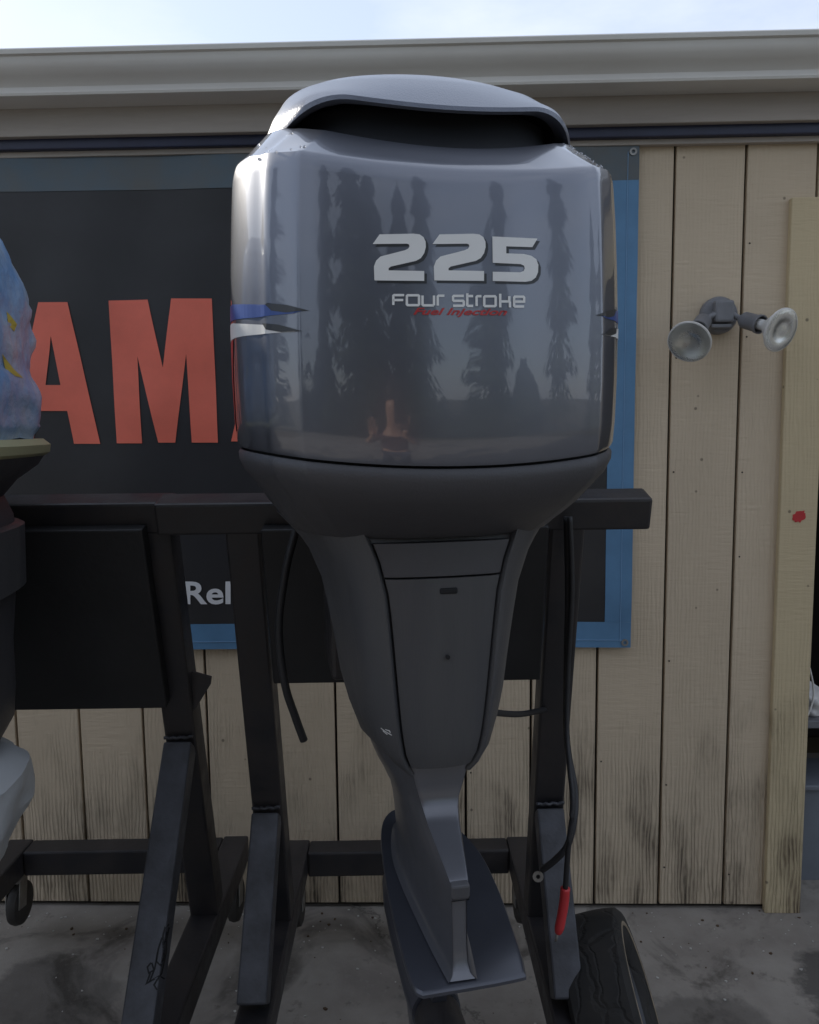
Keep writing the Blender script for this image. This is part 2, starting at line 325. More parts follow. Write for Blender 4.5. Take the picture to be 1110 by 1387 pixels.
# ---------------------------------------------------------------- building
WALL = 2.65; PITCH = .2263; G0 = -1.241; ZT = 2.62
bld = empty('workshop_building', (0, WALL, 0), 0, 'beige wooden workshop wall of grooved vertical planks under a pale gutter', 'building')
bm = B(); box(bm, (-2.36, WALL+.045, 1.34), (7.29, .05, 2.68)); obj('wall_backing', bm, M['backing'], bld)
bm = B(); box(bm, (3.2, WALL+.045, 2.36), (3.83, .05, .62)); obj('wall_backing', bm, M['backing'], bld)
def plank_mesh(z0, z1):
    bm = B(); box(bm, (PITCH/2, 0, (z0+z1)/2), (PITCH-.009, .022, z1-z0), None, .0025); return bm
pl = None; pl2 = None
DOOR_L, DOOR_R, DOOR_T = 1.285, 2.25, 2.335
for i in range(-18, 26):
    x = G0+i*PITCH
    if x > 4.6: break
    over = x+PITCH*.5 > DOOR_L+.0 and x < DOOR_R
    if x+PITCH > DOOR_L and x < DOOR_L and not over: pass
    if not over:
        if pl is None:
            bm = plank_mesh(.018, ZT); pl = obj('plank', bm, M['siding'], bld, local=True); o = pl
        else: o = pl.copy(); C.objects.link(o); o.parent = bld
    else:
        if pl2 is None:
            bm = plank_mesh(DOOR_T, ZT); pl2 = obj('plank', bm, M['siding'], bld, local=True); o = pl2
        else: o = pl2.copy(); C.objects.link(o); o.parent = bld
    o.location = (x, .011+random.uniform(-.0012, .0012), 0)
# nail heads
bm = B()
for i in range(-2, 12):
    x = G0+i*PITCH
    for k in range(7):
        z = .14+k*.36+random.uniform(-.05, .05)
        if random.random() < .5: continue
        if x > DOOR_L-.05: continue
        lathe(bm, [(.0001, .0), (.0030, -.0005), (.0030, .003)], 8, Matrix.Translation((x+.018, WALL-.0012, z)) @ Matrix.Rotation(R(90), 4, 'X') @ Matrix.Diagonal((1, 1, -1, 1)))
o = obj('nails', bm, M['backing'], bld); tag(o, kind='stuff')
# fascia, drip strip, gutter
bm = B(); box(bm, (0, WALL-.055, 2.712), (9.6, .025, .148), None, .003); obj('fascia_board', bm, M['fascia'], bld)
bm = B(); box(bm, (0, WALL-.03, 2.628), (9.6, .03, .044), None, .004); obj('drip_strip', bm, M['flash'], bld)
bm = B(); box(bm, (0, WALL-.014, 2.598), (9.6, .022, .018), None, .002); obj('frieze_strip', bm, M['fascia'], bld)
# k-style gutter profile extruded along x
prof = [(-.068, 2.722), (-.13, 2.722), (-.150, 2.728), (-.152, 2.735), (-.150, 2.742), (-.150, 2.752), (-.156, 2.762), (-.170, 2.775), (-.186, 2.792), (-.193, 2.808), (-.195, 2.822), (-.203, 2.826), (-.205, 2.838), (-.200, 2.843), (-.190, 2.841), (-.188, 2.832),
        (-.188, 2.80), (-.150, 2.757), (-.145, 2.729), (-.073, 2.729), (-.073, 2.84), (-.068, 2.84)]
bm = B(); loft(bm, [[(x, WALL+a, b) for a, b in prof] for x in (-4.8, -1.9, 1.2, 4.8)]); obj('gutter', bm, M['gutter'], bld, smooth=True, angle=28)
bm = B(); box(bm, (0, WALL+2.4, 2.93), (9.7, 4.96, .05), Matrix.Rotation(R(3), 3, 'X')); obj('roof', bm, M['roof'], bld)  # unseen slab, added so the building blocks the sun
bm = B(); box(bm, (-4.9, WALL+2.4, 1.38), (.08, 4.7, 2.76)); box(bm, (4.9, WALL+2.4, 1.38), (.08, 4.7, 2.76)); box(bm, (0, WALL+4.8, 1.38), (9.8, .08, 2.76)); obj('side_wall', bm, M['siding'], bld)  # unseen outer walls, added with the roof to block the sun
# door casing
TX0, TX1 = 1.160, 1.282
bm = B(); box(bm, ((TX0+TX1)/2, WALL-.012, 1.21), (TX1-TX0, .024, 2.42), None, .003)
tr = obj('door_casing', bm, M['trim_yellow'], bld); tr['label'] = 'cream yellow upright casing board with a red paint mark'
bm = B(); box(bm, ((TX1+DOOR_R+.12)/2+.002, WALL-.012, 2.36), (DOOR_R+.12-TX1, .024, .12), None, .003); obj('door_casing', bm, M['trim_yellow'], bld)
c = P(1083, 700, WALL-.0255); bm = B()
vsn = []
for k in range(22):
    a = 2*math.pi*k/22; r = .019*(1+.22*random.uniform(-1, 1))
    vsn.append(bm.verts.new((c.x+math.cos(a)*r*1.15, c.y, c.z+math.sin(a)*r+math.cos(a)*.006)))
bm.faces.new(vsn); r_ = bmesh.ops.extrude_face_region(bm, geom=bm.faces[:]); bmesh.ops.translate(bm, vec=(0, .0012, 0), verts=[v for v in r_['geom'] if isinstance(v, bmesh.types.BMVert)])
obj('paint_mark', bm, M['redrubber'], tr)
# interior behind the doorway
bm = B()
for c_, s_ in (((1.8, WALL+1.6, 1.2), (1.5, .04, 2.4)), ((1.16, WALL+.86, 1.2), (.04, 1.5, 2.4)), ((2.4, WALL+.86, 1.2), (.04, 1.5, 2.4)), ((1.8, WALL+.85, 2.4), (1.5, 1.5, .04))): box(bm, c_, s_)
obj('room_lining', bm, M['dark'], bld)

# ---------------------------------------------------------------- banner
BY = 2.634
bx0, bx1, bz0, bz1 = -2.35, .676, .955, 2.590
HB = .088
ban = empty('vinyl_banner', (0, BY, bz0), 0, 'large black vinyl banner with blue hem and big faded red letters on the wall', 'banner')
def wob(x, z): return .0032*math.sin(x*3.1+z*1.7)+.0022*math.sin(x*9+z*4)+.0016*math.sin(x*17-z*6)+.0010*math.sin(z*23+x*5)-.0020
def sheet(x0, x1, z0, z1, y, nx=40, nz=20, th=.0016):
    bm = B(); V = [[bm.verts.new((x0+(x1-x0)*i/nx, y+wob(x0+(x1-x0)*i/nx, z0+(z1-z0)*j/nz), z0+(z1-z0)*j/nz)) for j in range(nz+1)] for i in range(nx+1)]
    for i in range(nx):
        for j in range(nz): bm.faces.new((V[i][j], V[i+1][j], V[i+1][j+1], V[i][j+1]))
    g_ = bmesh.ops.extrude_face_region(bm, geom=bm.faces[:]); bmesh.ops.translate(bm, vec=(0, th, 0), verts=[v for v in g_['geom'] if isinstance(v, bmesh.types.BMVert)])
    bmesh.ops.recalc_face_normals(bm, faces=bm.faces); return bm
obj('banner_field', sheet(bx0+.02, bx1-.02, bz0+.02, bz1-.02, BY, 60, 30), M['vinyl'], ban, smooth=True, angle=40)
for a in ((bx0, bx1, bz0, bz0+HB, 50, 3), (bx0, bx1, bz1-HB-.018, bz1, 50, 3), (bx1-HB, bx1, bz0+HB+.0005, bz1-HB-.0185, 3, 40), (bx0, bx0+HB, bz0+HB+.0005, bz1-HB-.0185, 3, 40)):
    obj('hem', sheet(a[0], a[1], a[2], a[3], BY-.0022, a[4], a[5]), M['shadeblue' if a[3] == bz1 and a[0] == bx0 and a[1] == bx1 else 'blue'], ban, smooth=True, angle=40)
def wobtube(pts):
    bm = B(); tube(bm, [(x, BY-.0035+wob(x, z), z) for x, z in pts], .0009, 6, 0); return bm
def lin(a, b, n=40): return [(a[0]+(b[0]-a[0])*k/n, a[1]+(b[1]-a[1])*k/n) for k in range(n+1)]
obj('hem_stitching', wobtube(lin((bx1-.036, bz0+.02), (bx1-.036, bz1-.02))), M['stitch'], ban)
obj('hem_stitching', wobtube(lin((bx0+.02, bz0+.026), (bx1-.02, bz0+.026))), M['stitch'], ban)
for ex, ez in ((bx1-.02, bz0+.018), (bx1-.02, bz1-.02), (-.6, bz0+.018)):
    bm = B(); lathe(bm, [(.006, 0), (.012, 0), (.012, .003), (.006, .003), (.006, 0)], 16, Matrix.Translation((ex, BY-.003+wob(ex, ez), ez)) @ Matrix.Rotation(R(90), 4, 'X'), caps=False)
    obj('eyelet', bm, M['zinc'], ban)
def poly_mesh(polys, holes=()):
    """2-D outlines (one hole each at most, bridged) -> triangulated, finely cut bmesh in the xy plane"""
    bm = B()
    for i, p in enumerate(polys):
        cu = bpy.data.curves.new('c', 'CURVE'); cu.dimensions = '2D'; cu.fill_mode = 'BOTH'
        for loop in [p]+[h for h, k in holes if k == i]:
            s_ = cu.splines.new('POLY'); s_.points.add(len(loop)-1); s_.use_cyclic_u = True
            for q, (x, y) in zip(s_.points, loop): q.co = (x, y, 0, 1)
        o = bpy.data.objects.new('c', cu); C.objects.link(o); bpy.context.view_layer.update()
        me = o.evaluated_get(bpy.context.evaluated_depsgraph_get()).to_mesh(); bm.from_mesh(me)
        bpy.data.objects.remove(o); bpy.data.curves.remove(cu)
    return bm
def text_mesh(s, size=1, shear=0, bold=0):
    cu = bpy.data.curves.new('t', 'FONT'); cu.body = s; cu.size = size; cu.shear = shear; cu.offset = bold; cu.resolution_u = 4
    o = bpy.data.objects.new('t', cu); C.objects.link(o); bpy.context.view_layer.update()
    bm = B(); me = o.evaluated_get(bpy.context.evaluated_depsgraph_get()).to_mesh(); bm.from_mesh(me)
    bpy.data.objects.remove(o); bpy.data.curves.remove(cu); 
    xs = [v.co.x for v in bm.verts]; ys = [v.co.y for v in bm.verts]
    x0, x1, y0, y1 = min(xs), max(xs), min(ys), max(ys)
    for v in bm.verts: v.co.x = (v.co.x-x0)/(x1-x0); v.co.y = (v.co.y-y0)/(y1-y0)
    return bm
def cut(bm, step_x, step_y):
    xs = [v.co.x for v in bm.verts]; ys = [v.co.y for v in bm.verts]
    for ax, lo, hi, st in ((0, min(xs), max(xs), step_x), (1, min(ys), max(ys), step_y)):
        if not st: continue
        k = lo+st
        while k < hi:
            n = Vector((1, 0, 0)) if ax == 0 else Vector((0, 1, 0))
            bmesh.ops.bisect_plane(bm, geom=bm.verts[:]+bm.edges[:]+bm.faces[:], plane_co=n*k, plane_no=n); k += st
    return bm
def on_banner(bm, lift=.0030):
    for v in bm.verts:
        q = P(v.co.x, v.co.y, BY); v.co = Vector((q.x, BY-lift+wob(q.x, q.z), q.z))
    return bm
z2 = lambda l: [(x/3.083, 280+y/3.083) for x, y in l]
A_ = [(165, 400), (288, 400), (422, 990), (312, 990), (285, 853), (168, 853), (142, 990), (32, 990)]
Ah = [(217, 540), (258, 745), (196, 745), (212, 600)]
M_ = [(457, 393), (618, 388), (683, 672), (716, 383), (885, 383), (912, 985), (803, 985), (779, 615), (735, 985), (665, 985), (577, 625), (598, 988), (492, 988)]
sh = lambda l, d, e=0: [(x+d, y+e) for x, y in l]
for nm, pp, hh in (('A', A_, [(Ah)]), ('M', M_, []), ('A', sh(A_, 935, -10), [sh(Ah, 935, -10)])):
    bm = poly_mesh([z2(pp)], [(z2(h), 0) for h in hh]); cut(bm, 12, 12); on_banner(bm)
    obj('letter', bm, M['red'], ban, smooth=False)
bm = text_mesh('Reli', bold=.022)
for v in bm.verts: v.co = Vector((252+v.co.x*73, 818-v.co.y*31, 0))
cut(bm, 6, 6); on_banner(bm); obj('small_lettering', bm, M['whiteprint'], ban)

# ---------------------------------------------------------------- flood lamp on the wall
lp = P(972, 428, WALL-.002)
lamp = empty('floodlight', lp, 0, 'grey twin floodlight with two round reflector bulbs on the beige wall', 'lamp')
bm = B(); lathe(bm, [(.0, 0), (.060, 0), (.060, .016), (.055, .024), (.030, .030), (0, .031)], 36, Matrix.Translation((lp.x, lp.y, lp.z)) @ Matrix.Rotation(R(90), 4, 'X')); obj('wall_box', bm, M['lampgrey'], lamp, smooth=True, angle=40)
bm = B(); box(bm, (lp.x+.004, lp.y-.040, lp.z+.008), (.062, .034, .070), None, .008); box(bm, (lp.x-.003, lp.y-.036, lp.z-.038), (.066, .03, .012), None, .003); obj('bracket', bm, M['lampgrey'], lamp)
def bulb(knuckle, face, rad=.061):
    k = Vector(knuckle); f = Vector(face); d = (f-k).normalized(); L_ = (f-k).length
    bm = B(); lathe(bm, [(.012, 0), (.016, .004), (.026, .018), (.027, .07), (.030, .074), (.030, .084), (.026, .084), (.026, .06)], 28, aim(k, d), caps=False)
    h = obj('lampholder', bm, M['lampgrey'], lamp, smooth=True, angle=40)
    bm = B(); lathe(bm, [(.0165, L_-.085), (.0165, L_-.062), (.024, L_-.052), (.042, L_-.030), (rad-.003, L_-.006), (rad, L_-.003), (rad, L_+.001), (rad-.004, L_+.003)], 36, aim(k, d), caps=False)
    b = obj('bulb_body', bm, M['lampwhite'], lamp, smooth=True, angle=50)
    bm = B(); lathe(bm, [(rad-.004, L_+.0025), (rad*.8, L_+.005), (rad*.47, L_+.0072), (rad*.44, L_+.004), (rad*.22, L_+.0065), (0, L_+.0072)], 36, aim(k, d), caps=False)
    obj('bulb_lens', bm, M['bulbglass'], b, smooth=True)
    bm = B(); lathe(bm, [(rad-.004, L_-.001), (rad*.8, L_-.014), (rad*.5, L_-.030), (rad*.25, L_-.038), (0, L_-.040)], 32, aim(k, d), caps=False)
    obj('reflector_bowl', bm, M['reflector'], b, smooth=True)
    bm = B(); lathe(bm, [(.014, L_-.038), (.014, L_-.022), (.008, L_-.016), (0, L_-.014)], 20, aim(k, d), caps=False)
    obj('bulb_centre', bm, M['bulbhot'], b, smooth=True, angle=60)
K1 = P(955, 432, WALL-.055); F1 = P(934, 463, WALL-.185); bulb(K1, F1, .066)
K2 = P(1003, 432, WALL-.05); F2 = P(1058, 447, WALL-.185); bulb(K2, F2, .067)
for a, b_ in ((lp+Vector((-.02, -.045, -.0)), K1), (lp+Vector((.03, -.045, .0)), K2)):
    bm = B(); tube(bm, [a, (a+b_)/2, b_], .0095, 10, 3); obj('knuckle', bm, M['lampgrey'], lamp, smooth=True)

# ---------------------------------------------------------------- outboard: shared outline
HALF = [(0, -.372), (.06, -.370), (.12, -.360), (.175, -.344), (.205, -.331), (.216, -.324), (.235, -.302), (.254, -.278), (.262, -.262), (.284, -.222), (.301, -.16), (.308, -.08), (.308, .02), (.300, .13), (.272, .24), (.20, .33), (.10, .372), (0, .385)]
def half_dense(pts, n=5):
    return [(p.x, p.y) for p in smooth_pts([(a, b, 0) for a, b in pts], n)]
HD = half_dense(HALF)
def ring(z, su, sv, dz=0, half=HD, vo=0, droop=0):
    """closed loop from a right half outline"""
    l = [(u*su, v*sv+vo, z+dz*(min(1.15, abs(u*su)/.30))**2-droop*(max(0, (abs(u*su)-.13)/.11))**2) for u, v in half]
    return l+[(-u, v, zz) for u, v, zz in l[-2:0:-1]]
def rounder(half, b):
    o = []
    for u, v in half:
        t = math.atan2(u/.308, -v/.378); o.append((u+(math.sin(t)*.308-u)*b, v+(-math.cos(t)*.378-v)*b))
    return o
ENG = Vector((-.030, 1.42, 0)); EYAW = R(12)
eng = empty('outboard_motor', ENG, EYAW, 'large dark grey outboard motor marked 225 FOUR STROKE hanging in the middle', 'outboard motor')
cowl_levels = [(1.652, .965, .965, .026), (1.650, .982, .982, .026), (1.655, .990, .990, .026), (1.69, .998, .998, .027), (1.75, 1.004, 1.003, .03), (1.82, 1.005, 1.003, .034), (1.90, .998, .996, .04), (1.97, .988, .986, .046), (2.015, .978, .975, .052),
               (2.028, .974, .970, .054), (2.036, .966, .960, .058), (2.040, .955, .948, .060), (2.050, .920, .912, .072), (2.063, .885, .868, .085), (2.075, .850, .832, .098), (2.081, .832, .812, .106), (2.081, .820, .800, .107), (2.076, .810, .790, .106), (2.05, .79, .76, .10)]
bm = B(); loft(bm, [ring(*a, half=rounder(HD, max(0, min(.6, (a[0]-2.036)/.048*.6)) if k < len(cowl_levels)-3 else .6)) for k, a in enumerate(cowl_levels)], capb=False, capt=False)
cowl = obj('cowling', bm, M['cowl'], eng, smooth=True, local=True, angle=38)
bvh = BVHTree.FromPolygons([v.co.copy() for v in cowl.data.vertices], [list(p.vertices) for p in cowl.data.polygons])
# dark intake behind the slot
bm = B(); loft(bm, [ring(2.03, .77, .74, .06, rounder(HD, .6)), ring(2.14, .72, .68, .07, rounder(HD, .6)), ring(2.17, .64, .60, .04, rounder(HD, .6))]); obj('air_intake', bm, M['slot'], eng, smooth=True, local=True, angle=50)
# cap
CD = half_dense([(0, -.372), (.10, -.368), (.19, -.350), (.25, -.310), (.285, -.24), (.303, -.15), (.308, -.05), (.308, .06), (.296, .17), (.262, .265), (.19, .34), (.10, .372), (0, .385)], 6)
cap_levels = [(2.140, .76, .735, .070, .055), (2.131, .80, .780, .088, .065), (2.133, .825, .794, .088, .065), (2.139, .832, .792, .088, .060), (2.154, .815, .745, .075, .040), (2.178, .775, .665, .050, .018), (2.208, .720, .555, .026, 0), (2.234, .655, .435, .0, 0), (2.252, .575, .32, -.015, 0), (2.266, .50, .235, -.02, 0), (2.277, .40, .16, -.02, 0), (2.285, .24, .09, -.01, 0), (2.287, .05, .02, 0, 0)]
bm = B(); loft(bm, [ring(a, b, c_, d, rounder(CD, .6 if a < 2.17 else .7), droop=dr) for a, b, c_, d, dr in cap_levels], capb=False); obj('cowling_cap', bm, M['cap'], eng, smooth=True, local=True, angle=40)
# lower pan
pan_levels = [(1.646, .93, .93, .026), (1.646, .975, .975, .026), (1.640, .986, .986, .026), (1.628, .984, .984, .027), (1.612, .960, .962, .028), (1.595, .90, .92, .026), (1.575, .845, .84, .02), (1.558, .79, .755, .016), (1.546, .745, .69, .012), (1.538, .72, .655, .010), (1.535, .71, .64, .010), (1.533, .40, .40, 0)]
bm = B(); loft(bm, [ring(*a) for a in pan_levels]); obj('lower_pan', bm, M['pan'], eng, smooth=True, local=True, angle=45)
bm = B(); loft(bm, [ring(1.640, .94, .94, .026), ring(1.656, .94, .94, .026)]); obj('cowling_seal', bm, M['edge'], eng, smooth=True, local=True, angle=45)
# decals on the cowling: flat print wrapped onto the surface
def on_cowl(bm, lift=.0010):
    Wi = WM[eng].inverted(); o_ = Wi @ CAMPOS; Ri = Wi.to_3x3()
    for v in bm.verts:
        d = (Ri @ ray(v.co.x, v.co.y)).normalized(); h, n, i_, ds = bvh.ray_cast(o_, d)
        if h is None: h = Vector((0, 0, 1.7)); n = Vector((0, -1, 0))
        if n.dot(d) > 0: n = -n
        v.co = h+n*lift
    bmesh.ops.recalc_face_normals(bm, faces=bm.faces)
    return bm
z3 = lambda l, dx=0, dy=0: [(490+(x+dx)/4.269, 300+(y+dy)/4.271) for x, y in l]
two = [(65, 132), (105, 76), (300, 72), (335, 76), (358, 92), (370, 118), (371, 150), (362, 185), (343, 213), (315, 229), (170, 262), (157, 272), (157, 284), (362, 288), (362, 345), (75, 342), (72, 262), (85, 228), (110, 204), (250, 168), (270, 158), (277, 146), (274, 134), (262, 130)]
five = [(755, 88), (1015, 100), (985, 150), (835, 145), (835, 186), (935, 189), (980, 200), (1008, 220), (1020, 252), (1018, 295), (1005, 325), (980, 344), (945, 350), (757, 345), (757, 292), (915, 295), (935, 288), (942, 272), (936, 256), (918, 248), (757, 240)]
for pp, dx, dy in ((two, 0, 0), (two, 345, 0), (five, 0, 0)):
    bm = poly_mesh([z3(pp, dx+16, dy+14)]); cut(bm, 5, 8); obj('numeral_shadow', on_cowl(bm, .0006), M['d_shadow'], eng, local=True)
    bm = poly_mesh([z3(pp, dx, dy)]); cut(bm, 5, 8); obj('numeral', on_cowl(bm, .0012), M['d_silver'], eng, local=True)
# FOUR stroke: strokes of even weight
def strokes(paths, wd):
    """paths in zoom units -> rectangles along each segment, each mitred by overlap, unioned visually"""
    bm = B(); k = 0
    for p in paths:
        pts = [Vector((a, b, 0)) for a, b in p]; n = len(pts); L1 = []; R1 = []
        for i in range(n):
            if i == 0: d = (pts[1]-pts[0]).normalized(); off = Vector((-d.y, d.x, 0))*wd/2
            elif i == n-1: d = (pts[-1]-pts[-2]).normalized(); off = Vector((-d.y, d.x, 0))*wd/2
            else:
                d1 = (pts[i]-pts[i-1]).normalized(); d2 = (pts[i+1]-pts[i]).normalized()
                n1 = Vector((-d1.y, d1.x, 0)); n2 = Vector((-d2.y, d2.x, 0)); m_ = (n1+n2).normalized(); off = m_*(wd/2)/max(.35, m_.dot(n1))
            L1.append(bm.verts.new(pts[i]+off)); R1.append(bm.verts.new(pts[i]-off))
        for i in range(n-1): bm.faces.new((L1[i], L1[i+1], R1[i+1], R1[i]))
    return bm
def glyph(ch, x, w_, yt, yb):
    m_ = (yt+yb)/2; c_ = 5
    G_ = {'F': [[(x, yb), (x, yt+4), (x+5, yt), (x+w_, yt)], [(x, m_), (x+w_-5, m_)]],
          'O': [[(x+w_/2, yt), (x+w_-c_, yt), (x+w_, yt+c_), (x+w_, yb-c_), (x+w_-c_, yb), (x+c_, yb), (x, yb-c_), (x, yt+c_), (x+c_, yt), (x+w_/2, yt)]],
          'U': [[(x, yt), (x, yb-c_), (x+c_, yb), (x+w_, yb)], [(x+w_, yt), (x+w_, yb)]],
          'r': [[(x, yb), (x, yt+c_), (x+c_, yt), (x+w_, yt)]],
          'S': [[(x+w_, yt), (x+c_, yt), (x, yt+c_), (x, m_-c_), (x+c_, m_), (x+w_-c_, m_), (x+w_, m_+c_), (x+w_, yb-c_), (x+w_-c_, yb), (x, yb)]],
          't': [[(x, yt-16), (x, yb-c_), (x+c_, yb), (x+w_, yb)], [(x, yt), (x+w_, yt)]],
          'k': [[(x, yt-16), (x, yb+6)], [(x, m_), (x+w_-4, m_)], [(x+w_-4, yt-2), (x+w_-4, m_), (x+w_, m_+6), (x+w_, yb+6)]],
          'e': [[(x, m_), (x+w_, m_), (x+w_, yt+c_), (x+w_-c_, yt), (x+c_, yt), (x, yt+c_), (x, yb-c_), (x+c_, yb), (x+w_, yb)]]}
    return G_[ch]
paths = []
for ch, x, w_, s_ in (('F', 184, 62, 0), ('O', 262, 70, 0), ('U', 352, 66, 0), ('r', 440, 38, 0), ('S', 528, 62, 0), ('t', 610, 34, 0), ('r', 664, 28, 0), ('O', 708, 66, 0), ('k', 800, 56, 0), ('e', 880, 58, 0)):
    y0 = 426+(x-184)*.013; paths += glyph(ch, x, w_, y0+1, y0+58)
bm = strokes([z3(p) for p in paths], 3.3); cut(bm, 6, 0); obj('small_lettering', on_cowl(bm, .0012), M['d_silver'], eng, local=True)
bm = text_mesh('Fuel Injection', shear=.35, bold=.025)
for v in bm.verts: v.co = Vector((560+v.co.x*127, 429.5-v.co.y*12.5+v.co.x*1.0, 0))
cut(bm, 5, 0); obj('small_lettering', on_cowl(bm, .0012), M['d_red'], eng, local=True)
# side stripes, wrapped round both flanks through the surface's own outline
def surf(s, z):
    """point on the cowling at arc length s from the rear centre line (s < 0: left)"""
    a = abs(s); lv = cowl_levels; k = 0
    while k < len(lv)-2 and lv[k+1][0] < z-.028: k += 1
    z0, z1 = lv[k][0], lv[k+1][0]; t = 0 if z1 == z0 else max(0, min(1, (z-.028-z0)/(z1-z0)))
    su = lv[k][1]+(lv[k+1][1]-lv[k][1])*t; sv = lv[k][2]+(lv[k+1][2]-lv[k][2])*t
    acc = 0
    for p, q in zip(HD, HD[1:]):
        p_ = Vector((p[0]*su, p[1]*sv)); q_ = Vector((q[0]*su, q[1]*sv)); L_ = (q_-p_).length
        if acc+L_ >= a: 
            r_ = p_.lerp(q_, (a-acc)/L_ if L_ else 0); return Vector((math.copysign(r_.x, s) if s else r_.x, r_.y, z))
        acc += L_
    return Vector((0, HD[-1][1], z))
def wrap(bm, lift=.0012):
    for v in bm.verts:
        p = surf(v.co.x, v.co.y); d = Vector((p.x, p.y, 0)).normalized()
        h, n, i_, ds = bvh.find_nearest(p)
        if h is not None:
            if n.dot(d) < 0: n = -n
            p = h+n*lift
        v.co = p
    bmesh.ops.recalc_face_normals(bm, faces=bm.faces); return bm
for sg in (-1, 1):
    up = [(.215, 1.856), (.245, 1.866), (.29, 1.872), (.42, 1.890), (.60, 1.905), (.60, 1.880), (.42, 1.866), (.31, 1.857), (.23, 1.854)]
    tip = [(.205, 1.856), (.240, 1.866), (.280, 1.873), (.285, 1.8715), (.272, 1.862), (.242, 1.8565)]
    lo = [(.225, 1.830), (.260, 1.841), (.30, 1.846), (.42, 1.862), (.60, 1.876), (.60, 1.846), (.46, 1.840), (.40, 1.838), (.30, 1.833)]
    tip2 = [(.215, 1.830), (.258, 1.842), (.295, 1.8475), (.285, 1.838), (.252, 1.8315)]
    redl = [(.42, 1.838), (.47, 1.8385), (.60, 1.844), (.60, 1.70), (.52, 1.70), (.46, 1.70), (.44, 1.80)]  # banner letter's red reflection painted on as a patch
    for nm, pl_, mm, lf in (('blue_stripe', up, 'd_blue', .0010), ('stripe_tip', tip, 'd_shadow', .0016), ('silver_stripe', lo, 'd_silver', .0010), ('stripe_tip', tip2, 'd_shadow', .0016), ('red_reflection_patch', redl, 'd_red', .0010)):
        bm = poly_mesh([[(sg*a, b) for a, b in pl_]]); cut(bm, .012, .02); obj(nm, wrap(bm, lf), M[mm], eng, local=True)
# water drops on the sloping right shoulder and the left of the rim
bm = B(); q_ = random.Random(5)
for k in range(70):
    s_ = q_.choice((1, 1, 1, -1)); p = Vector((s_*q_.uniform(.19, .26), q_.uniform(-.30, -.16), 2.2)); h, n, i_, ds = bvh.ray_cast(p, Vector((0, 0, -1)))
    if h is None or n.z < .2: continue
    rd = q_.uniform(.0008, .0022); res = bmesh.ops.create_icosphere(bm, subdivisions=2, radius=rd)
    for v in res['verts']: v.co = h+v.co*1.0
o = obj('water_drops', bm, M['drop'], eng, local=True, smooth=True); tag(o, kind='stuff')
# mid section: side covers
def mid_half(w_, a, vr, vs_, vf):
    return half_dense([(0, vr+.012), (w_*.6, vr+.012), (w_-.004, vr+.012), (w_+.003, vr+.001), (w_+.012, vr+.002), ((w_+a)/2+.006, vr+(vs_-vr)*.28), (a*.965, vs_-.03), (a, vs_+.02), (a*.93, vs_+.10), (a*.6, vf-.01), (a*.2, vf), (0, vf)], 4)
mid = [(1.565, .125, .245, -.228, -.06, .24), (1.540, .113, .222, -.232, -.06, .22), (1.520, .105, .205, -.235, -.06, .21), (1.50, .098, .192, -.236, -.06, .20), (1.45, .086, .172, -.238, -.06, .18), (1.40, .081, .162, -.237, -.06, .17), (1.34, .076, .151, -.234, -.06, .16), (1.28, .071, .142, -.231, -.06, .15), (1.23, .066, .129, -.227, -.06, .14), (1.19, .060, .110, -.222, -.06, .13), (1.165, .050, .085, -.214, -.06, .12), (1.150, .040, .066, -.206, -.06, .12)]
loops = []
for z, w_, a, vr, vs_, vf in mid:
    h = mid_half(w_, a, vr, vs_, vf); loops.append([(u, v, z-.016*max(0, (v-vr)/.2)*(z < 1.2)) for u, v in h]+[(-u, v, z-.016*max(0, (v-vr)/.2)*(z < 1.2)) for u, v in h[-2:0:-1]])
bm = B(); loft(bm, loops); COVER = obj('side_cover', bm, M['apron'], eng, smooth=True, local=True, angle=42)
# centre apron, set into the side covers
def apron(z0, z1, n=10, inset=.002, top=0):
    bm = B(); rows = []
    for k in range(n+1):
        z = z0+(z1-z0)*k/n
        for i in range(len(mid)-1):
            if mid[i][0] >= z >= mid[i+1][0]: break
        t = (mid[i][0]-z)/(mid[i][0]-mid[i+1][0]); w_ = mid[i][1]+(mid[i+1][1]-mid[i][1])*t-inset; vr = mid[i][3]+(mid[i+1][3]-mid[i][3])*t
        row = [(-w_+.001, vr+.018, z)]
        for j in range(13): u = -w_+2*w_*j/12; row.append((u, vr-.002-.008*(1-(u/w_)**2)+(.003 if j in (0, 12) else 0), z))
        row.append((w_-.001, vr+.018, z)); rows.append(row)
    loft(bm, rows, closed=False, capb=False, capt=False)
    bm.faces.new([v for v in bm.verts][:15]); bm.verts.ensure_lookup_table(); bm.faces.new([bm.verts[i] for i in range(n*15, n*15+15)])
    bmesh.ops.recalc_face_normals(bm, faces=bm.faces); return bm
obj('upper_apron', apron(1.529, 1.478, 5), M['pan'], eng, smooth=True, local=True, angle=42)
ap = obj('centre_apron', apron(1.4745, 1.165, 14), M['apron'], eng, smooth=True, local=True, angle=42)
bm = B(); box(bm, (.006, -.2472, 1.455), (.028, .006, .0095), None, .0025); obj('flush_port', bm, M['edge'], ap, local=True)
bm = B(); lathe(bm, [(0, 0), (.0035, 0), (.0035, .003)], 12, Matrix.Translation((.004, -.2470, 1.352)) @ Matrix.Rotation(R(90), 4, 'X')); obj('plug_hole', bm, M['edge'], ap, local=True)
